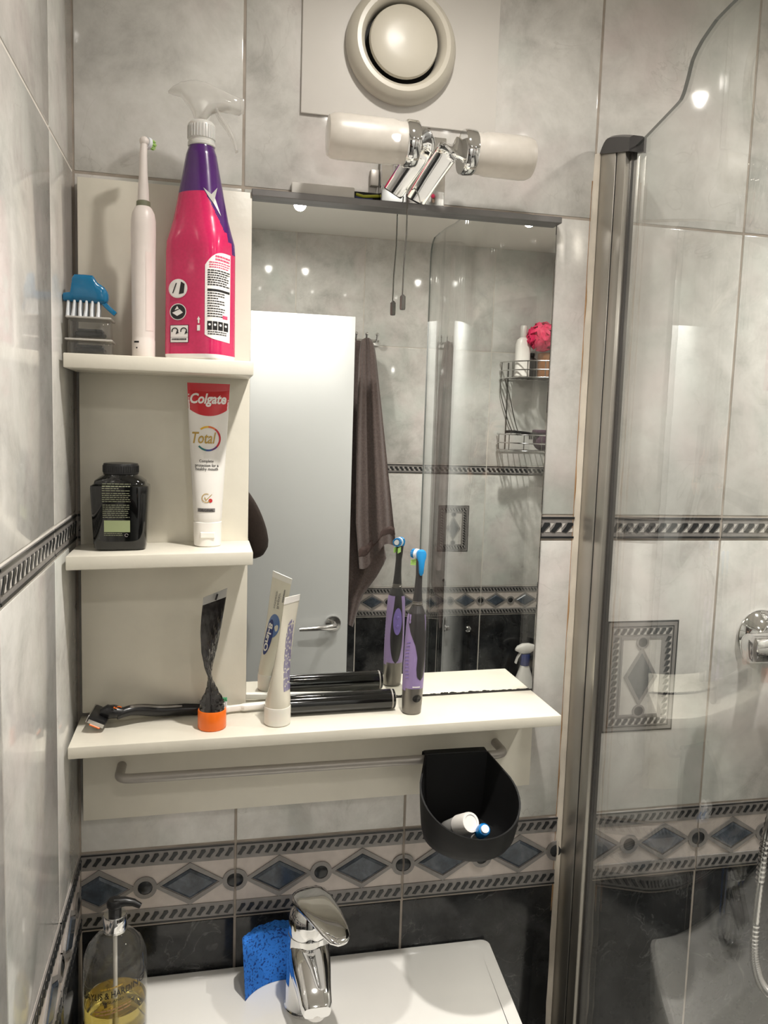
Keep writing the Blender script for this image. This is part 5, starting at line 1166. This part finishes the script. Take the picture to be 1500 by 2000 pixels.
sheet('woven_border', LB_, RB_, lambda s: 1.222+0.075*s-0.012*math.sin(s*7), lambda s: 1.192+0.080*s-0.016*math.sin(s*7), lambda t: YT+0.0335, 1.6, 0.0100, 'towel_border', th=0.006, nt_=4)
tag(B().lathe([(0.0, 0.0), (0.011, 0.0), (0.012, 0.003), (0.0085, 0.007), (0.007, 0.004), (0.0, 0.004)], 28, (1.085, YF, 0.903), 'Y', cap0=False, cap1=False).obj('wall_ring', 'chrome'), 'tiny round chrome socket on the dark tiles opposite the mirror', 'fitting')
tag(B().tube([(0.985, YF, 1.084), (0.985, YF+0.012, 1.083), (0.985, YF+0.016, 1.074), (0.985, YF+0.018, 1.066)], [0.006, 0.004, 0.0035, 0.005], 12).obj('wall_hook', 'dark_grey'), 'tiny dark hook stuck above the patterned border opposite the mirror', 'hook')
# ------------------------------------------------------------------ corner caddy
cad = thing('corner_caddy', 'two tier chrome wire shower caddy in the tiled corner', 'caddy', (XR, YF, 1.50))
RC = 0.185
def arc_pts(r, z, n=18): return [(-r*math.cos(math.radians(90*i/n)) if True else 0, r*math.sin(math.radians(90*i/n)), z) for i in range(n+1)]
def arc3(r, z, e=0.006, n=18):
    # quarter circle from the front wall (y=e) to the right wall (x=-e)
    return [(-r*math.cos(math.radians(90*i/n))-e*(i == n), r*math.sin(math.radians(90*i/n))+e*(i == 0), z) for i in range(n+1)]
for zf in (0.306, 0.056):
    bb = B()
    for dz in (0.0, 0.026, 0.055): bb.tube(arc3(RC, zf+dz), 0.0022, 8)
    bb.tube([(-RC, 0.006, zf), (-0.006, 0.006, zf), (-0.006, RC, zf)], 0.0022, 8)
    bb.obj('shelf_rail', 'chrome_dull', cad)
    bb = B()
    for k in range(1, 9):
        x = -RC*k/9; bb.tube([(x, 0.006, zf), (x, math.sqrt(max(0, RC*RC-x*x)), zf)], 0.0015, 6)
    bb.obj('shelf_wires', 'wire_grey', cad)
    for k in range(5):
        a = math.radians(6+k*19); B().tube([(-RC*math.cos(a), RC*math.sin(a), zf), (-RC*math.cos(a), RC*math.sin(a), zf+0.055)], 0.0015, 6).obj('rail_strut', 'wire_grey', cad)
for q in ((-0.155, 0.007), (-0.007, 0.155)):
    bb = B(); bb.tube([(q[0], q[1], 0.056), (q[0], q[1], 0.361)], 0.0025, 8); bb.obj('upright', 'wire_grey', cad)
bb = B()
for o in (0.0, 0.022):
    bb.tube(smooth_path([(-RC+0.002+o*0.2, 0.012+o, 0.306), (-RC+0.004+o, 0.014+o, 0.25), (-0.150+o, 0.012+o*0.4, 0.16), (-0.130+o, 0.008, 0.12)]), 0.0018, 6)
bb.obj('brace', 'wire_grey', cad)
ZU, ZL = 1.50+0.308, 1.50+0.058
wb_ = thing('white_bottle', 'slim white shampoo bottle at the edge of the upper caddy shelf', 'bottle', (1.212, -1.628, ZU))
bb = B(); bb.rings([[(x, y, z) for x, y in sell(a, b, 2.5, 28)] for z, a, b in ((0.0, 0.022, 0.016), (0.004, 0.026, 0.019), (0.110, 0.026, 0.019), (0.126, 0.022, 0.016), (0.134, 0.012, 0.012))]); bb.obj('body', 'white_plastic', wb_)
B().lathe([(0.0115, 0.132), (0.0118, 0.134), (0.0115, 0.172), (0.0100, 0.175), (0.0, 0.175)], 24, cap0=False, cap1=False).obj('cap', 'white_satin', wb_)
po = B()                                                   # mesh pouf: many looping ruffles
for k in range(90):
    a, b = random.uniform(0, 2*math.pi), math.acos(random.uniform(-1, 1)); d = Vector((math.sin(b)*math.cos(a), math.sin(b)*math.sin(a), math.cos(b)*0.9)); c = Vector((1.268, -1.596, 1.945)); u = d.cross(Vector((0.3, 0.2, 0.9))).normalized(); v = d.cross(u)
    loop = [c+d*(0.022+0.030*math.sin(math.pi*i/10)*random.uniform(0.9, 1.15))+u*0.020*math.cos(math.pi*i/10)+v*0.008*math.sin(i*1.3) for i in range(11)]
    po.strap(loop, v, 0.012, 0.0012)
po.sphere((1.268, -1.596, 1.945), 0.040, 20, 14)
tag(po.obj('bath_pouf', 'pouf_pink', smooth=60), 'fluffy bright pink bath pouf on the upper caddy shelf', 'pouf')
jb = thing('brown_tub', 'brown plastic tub with black lid on the upper caddy shelf', 'tub', (1.296, -1.612, ZU))
B().lathe([(0.0, 0), (0.030, 0), (0.032, 0.003), (0.032, 0.070), (0.0, 0.070)], 28, cap0=False, cap1=False).obj('tub_body', 'jar_brown', jb)
B().lathe([(0.0333, 0.066), (0.0333, 0.082), (0.031, 0.084), (0.0, 0.084)], 28, cap0=False, cap1=False).obj('lid', 'jar_brown', jb)
db = thing('dark_bottle', 'short dark bottle between the white bottle and the brown tub', 'bottle', (1.249, -1.640, ZU))
B().lathe([(0.0, 0), (0.018, 0), (0.0195, 0.003), (0.0195, 0.062), (0.010, 0.072), (0.009, 0.074)], 24, cap0=False).obj('body', 'dark_grey', db)
B().lathe([(0.0125, 0.073), (0.0130, 0.075), (0.0130, 0.084), (0.0, 0.085)], 20, cap0=False, cap1=False).obj('cap', 'black_plastic', db)
hbr = thing('hair_brush', 'black handled hair brush lying across the lower caddy shelf', 'brush', (1.225, -1.600, ZL+0.062))
bb = B(); bb.strap(smooth_path([(-0.078, 0.010, 0.0), (-0.05, 0.008, 0.001), (-0.01, 0.004, -0.002), (0.04, -0.004, -0.006), (0.09, -0.010, -0.008)]), (0, 1, 0), [0.006, 0.018]+[0.022]*6+[0.016]*8+[0.030]*8+[0.010], 0.010); bb.obj('handle', 'black_plastic', hbr)
bb = B()
for i in range(9):
    for j in range(3): bb.tube([(0.02+i*0.008, -0.012+j*0.008, -0.008), (0.02+i*0.008, -0.012+j*0.008, -0.024)], 0.0012, 5)
bb.obj('bristles', 'black_plastic', hbr)['kind'] = 'stuff'
lz_ = thing('dark_sponge_bag', 'dark purple wash mitt sagging over the lower caddy shelf', 'wash mitt', (1.292, -1.610, ZL))
bb = B(); bb.sphere((0, 0, 0.0325), 0.034, 22, 14, (0.95, 0.8, 0.95)); bb.obj('mitt', 'mitt_dark', lz_)
bb = B(); bb.box(-0.032, 0.030, -0.02, 0.02, 0.058, 0.072, 0.005, 2); bb.obj('folded_cuff', 'mitt_dark', lz_)
# bathroom cleaner on the bath ledge
bc = thing('bath_cleaner', 'white spray bottle with blue collar on the far bath corner', 'spray bottle', (1.283, -1.640, 0.560))
bb = B(); bb.rings([[(x, y, z) for x, y in sell(a, b, 3, 36)] for z, a, b in ((0.0, 0.038, 0.022), (0.004, 0.042, 0.025), (0.130, 0.042, 0.025), (0.165, 0.034, 0.022), (0.205, 0.020, 0.017), (0.225, 0.014, 0.014))]); bb.obj('body', 'white_plastic', bc)
B().lathe([(0.0165, 0.222), (0.0175, 0.224), (0.0175, 0.262), (0.0165, 0.264), (0.0, 0.264)], 28, cap0=False, cap1=False).obj('collar', 'print_navy', bc)
bb = B(); bb.rings([[(x, y, (z0+z1)/2+z) for y, z in sell(d, (z1-z0)/2, 2.6, 20)] for x, z0, z1, d in ((-0.038, 0.276, 0.284, 0.006), (-0.030, 0.272, 0.294, 0.011), (-0.012, 0.264, 0.302, 0.014), (0.012, 0.264, 0.303, 0.014), (0.030, 0.276, 0.298, 0.012), (0.042, 0.280, 0.292, 0.008))]); bb.obj('spray_head', 'white_plastic', bc)
bb = B(); bb.strap([(-0.018, 0, 0.270), (-0.030, 0, 0.250), (-0.036, 0, 0.230)], (0, 1, 0), 0.016, 0.004); bb.obj('trigger', 'white_plastic', bc)
bb = B(); bb.rings([[(x, y, z) for x, y in sell(0.0425, 0.0255, 3, 36)] for z in (0.055, 0.105)], cap0=False, cap1=False); bb.obj('label_band', 'print_red', bc)
# ================================================================== THE PHOTOGRAPHER (only an elbow shows, in the mirror)
ph = thing('phone', 'slim black phone held up towards the mirror', 'phone', CAM)
pc = AR*0.018+AD*0.052-AF*0.010
bb = B(); bb.box(-0.036, 0.036, -0.077, 0.077, -0.004, 0.004, 0.0035, 3)
M3 = Matrix((AR, AD, AF)).transposed().to_4x4()
for v in bb.bm.verts: v.co = M3 @ v.co + pc
bb.obj('case', 'black_plastic', ph)
bb = B(); bb.box(-0.033, 0.033, -0.073, 0.073, -0.0047, -0.0040)
for v in bb.bm.verts: v.co = M3 @ v.co + pc
bb.obj('display', 'black_gloss', ph, smooth=0)
GX = CAM+pc+AD*0.045-AF*0.012                               # where the hand grips
elb = Vector((0.300, -1.166, 1.283))
shr, shl = Vector((-0.005, -1.205, 1.405)), Vector((-0.355, -1.165, 1.405))
J = {'pelvis': ((-0.19, -1.20, 0.95), 0.125), 'waist': ((-0.19, -1.20, 1.10), 0.120), 'chest': ((-0.18, -1.19, 1.28), 0.135), 'neckbase': ((-0.18, -1.18, 1.43), 0.060), 'neck': ((-0.178, -1.165, 1.50), 0.052),
     'shr': (shr, 0.062), 'elb': (elb, 0.047), 'fore': (elb.lerp(GX, 0.5)+Vector((0.01, 0, 0)), 0.040), 'wri': (elb.lerp(GX, 0.80), 0.029), 'palm': (elb.lerp(GX, 0.93), 0.030),
     'shl': (shl, 0.062), 'ell': ((-0.415, -1.19, 1.13), 0.044), 'wrl': ((-0.40, -1.11, 0.90), 0.029), 'pll': ((-0.395, -1.09, 0.83), 0.030),
     'hir': ((-0.10, -1.20, 0.90), 0.088), 'knr': ((-0.10, -1.18, 0.50), 0.060), 'anr': ((-0.10, -1.21, 0.09), 0.042), 'tor': ((-0.09, -1.08, 0.035), 0.030),
     'hil': ((-0.28, -1.20, 0.90), 0.088), 'knl': ((-0.29, -1.18, 0.50), 0.060), 'anl': ((-0.29, -1.21, 0.09), 0.042), 'tol': ((-0.30, -1.08, 0.035), 0.030)}
E_ = [('pelvis', 'waist'), ('waist', 'chest'), ('chest', 'neckbase'), ('neckbase', 'neck'), ('neckbase', 'shr'), ('shr', 'elb'), ('elb', 'fore'), ('fore', 'wri'), ('wri', 'palm'), ('neckbase', 'shl'), ('shl', 'ell'), ('ell', 'wrl'), ('wrl', 'pll'),
      ('pelvis', 'hir'), ('hir', 'knr'), ('knr', 'anr'), ('anr', 'tor'), ('pelvis', 'hil'), ('hil', 'knl'), ('knl', 'anl'), ('anl', 'tol')]
def skin_mesh(J, E_, root, sub=2):
    ks = list(J); me = bpy.data.meshes.new('body'); me.from_pydata([tuple(J[k][0]) for k in ks], [(ks.index(a), ks.index(b)) for a, b in E_], []); ob = bpy.data.objects.new('body', me); COL.objects.link(ob)
    ob.modifiers.new('skin', 'SKIN'); ob.modifiers['skin'].use_smooth_shade = True
    for i, k in enumerate(ks): sv_ = me.skin_vertices[0].data[i]; sv_.radius = (J[k][1], J[k][1]); sv_.use_root = (k == root)
    sm_ = ob.modifiers.new('sub', 'SUBSURF'); sm_.levels = sub; sm_.render_levels = sub
    r = bpy.data.meshes.new_from_object(ob.evaluated_get(bpy.context.evaluated_depsgraph_get())); bpy.data.objects.remove(ob); return r
bme = skin_mesh(J, E_, 'pelvis')
for m_ in ('sleeve_brown', 'trouser_dark', 'skin', 'black_matte'): bme.materials.append(MATS[m_])
wr_, wl2 = Vector(J['wri'][0]), Vector(J['wrl'][0])
for f in bme.polygons:
    c = f.center; mi_ = 0
    if c.z < 0.98 and (c-wl2).length > 0.16: mi_ = 1
    if c.z < 0.10: mi_ = 3
    if c.z > 1.475 and c.x < -0.08: mi_ = 2
    if (c-wr_).dot((GX-elb).normalized()) > 0.0 and c.x > 0.05: mi_ = 2
    if (c-wl2).length < 0.12 and c.z < 0.90: mi_ = 2
    f.material_index = mi_; f.use_smooth = True
pe = place('person', bme); tag(pe, 'person in a dark brown long sleeved top raising a phone in the doorway', 'person')
# head with a face
hc = Vector((-0.176, -1.150, 1.610)); hb_ = B(); rr = []
for z, a, b, oy in ((-0.115, 0.030, 0.026, 0.045), (-0.105, 0.046, 0.045, 0.034), (-0.085, 0.058, 0.066, 0.020), (-0.055, 0.067, 0.082, 0.008), (-0.020, 0.072, 0.092, 0.002), (0.020, 0.076, 0.098, -0.002), (0.055, 0.075, 0.097, -0.005), (0.085, 0.066, 0.086, -0.008), (0.105, 0.048, 0.062, -0.010), (0.116, 0.022, 0.030, -0.010)):
    rr.append([(hc.x+x, hc.y+y+oy, hc.z+z) for x, y in sell(a, b, 2.2, 32)])
hb_.rings(rr); hb_.sphere((hc.x, hc.y+0.098, hc.z-0.022), 0.014, 12, 8, (0.9, 1.2, 1.6))
for sx in (-1, 1): hb_.sphere((hc.x+sx*0.076, hc.y-0.004, hc.z-0.010), 0.026, 12, 8, (0.3, 0.7, 1.2))
o_ = hb_.obj('head', 'skin', pe)
for sx in (-1, 1):
    bb = B(); bb.sphere((hc.x+sx*0.031, hc.y+0.088, hc.z+0.006), 0.011, 12, 8, (1.2, 0.6, 0.7)); bb.obj('eye', 'print_white', pe)
    bb = B(); bb.sphere((hc.x+sx*0.031, hc.y+0.0945, hc.z+0.006), 0.005, 10, 8, (1, 0.4, 1)); bb.obj('iris', 'hair', pe)
    bb = B(); bb.strap([(hc.x+sx*0.016, hc.y+0.096, hc.z+0.026), (hc.x+sx*0.045, hc.y+0.088, hc.z+0.026)], (0, 0, 1), 0.006, 0.004); bb.obj('eyebrow', 'hair', pe)
bb = B(); bb.strap([(hc.x-0.023, hc.y+0.088, hc.z-0.060), (hc.x, hc.y+0.096, hc.z-0.059), (hc.x+0.023, hc.y+0.088, hc.z-0.060)], (0, 0, 1), 0.012, 0.008); bb.obj('mouth', 'lip', pe)
bb = B(); rr = []
for z, a, b, oy in ((-0.075, 0.070, 0.050, -0.050), (-0.03, 0.080, 0.075, -0.032), (0.020, 0.083, 0.092, -0.018), (0.050, 0.083, 0.103, -0.008), (0.090, 0.074, 0.096, -0.010), (0.118, 0.050, 0.066, -0.012), (0.128, 0.020, 0.028, -0.012)):
    rr.append([(hc.x+x, hc.y+y+oy, hc.z+z) for x, y in sell(a, b, 2.2, 28)])
bb.rings(rr); bb.obj('hair', 'hair', pe)
# hands: fingers of the raised hand close round the phone, the other hangs slightly curled
def fingers(base, along, side, inward, lens, nm):
    for k, L_ in enumerate(lens):
        b0 = base+side*(-0.030+0.020*k); p1 = b0+along*L_*0.45; p2 = p1+(along*0.6+inward*0.8).normalized()*L_*0.33; p3 = p2+(inward*0.95-along*0.15).normalized()*L_*0.25
        bb = B(); bb.tube(smooth_path([b0-along*0.015, b0, p1, p2, p3], 4), [0.0092]*6+[0.0086]*6+[0.0078]*4+[0.0050], 12); bb.obj(nm, 'skin', pe)
pm = Vector(J['palm'][0]); up_ = (GX-elb).normalized()
fingers(pm+AF*0.004+up_*0.020, (up_+AR*-0.9).normalized(), up_, -AF, (0.060, 0.070, 0.074, 0.068), 'finger')
bb = B(); bb.tube(smooth_path([pm+AR*0.012, pm+AR*0.030+up_*0.020, pm+AR*0.034+up_*0.048-AF*0.004, pm+AR*0.026+up_*0.066-AF*0.006], 4), [0.012]*4+[0.0105]*4+[0.0095]*4+[0.006], 12); bb.obj('thumb', 'skin', pe)
pl = Vector(J['pll'][0]); fingers(pl+Vector((0, 0.004, -0.020)), Vector((0, 0.15, -1)).normalized(), Vector((0, 1, 0.1)).normalized(), Vector((1, 0, 0)), (0.060, 0.070, 0.074, 0.066), 'finger')
bb = B(); bb.tube(smooth_path([pl+Vector((0.006, 0.020, 0.010)), pl+Vector((0.014, 0.038, -0.010)), pl+Vector((0.020, 0.044, -0.036))], 4), [0.011]*4+[0.0095]*4+[0.006], 12); bb.obj('thumb', 'skin', pe)
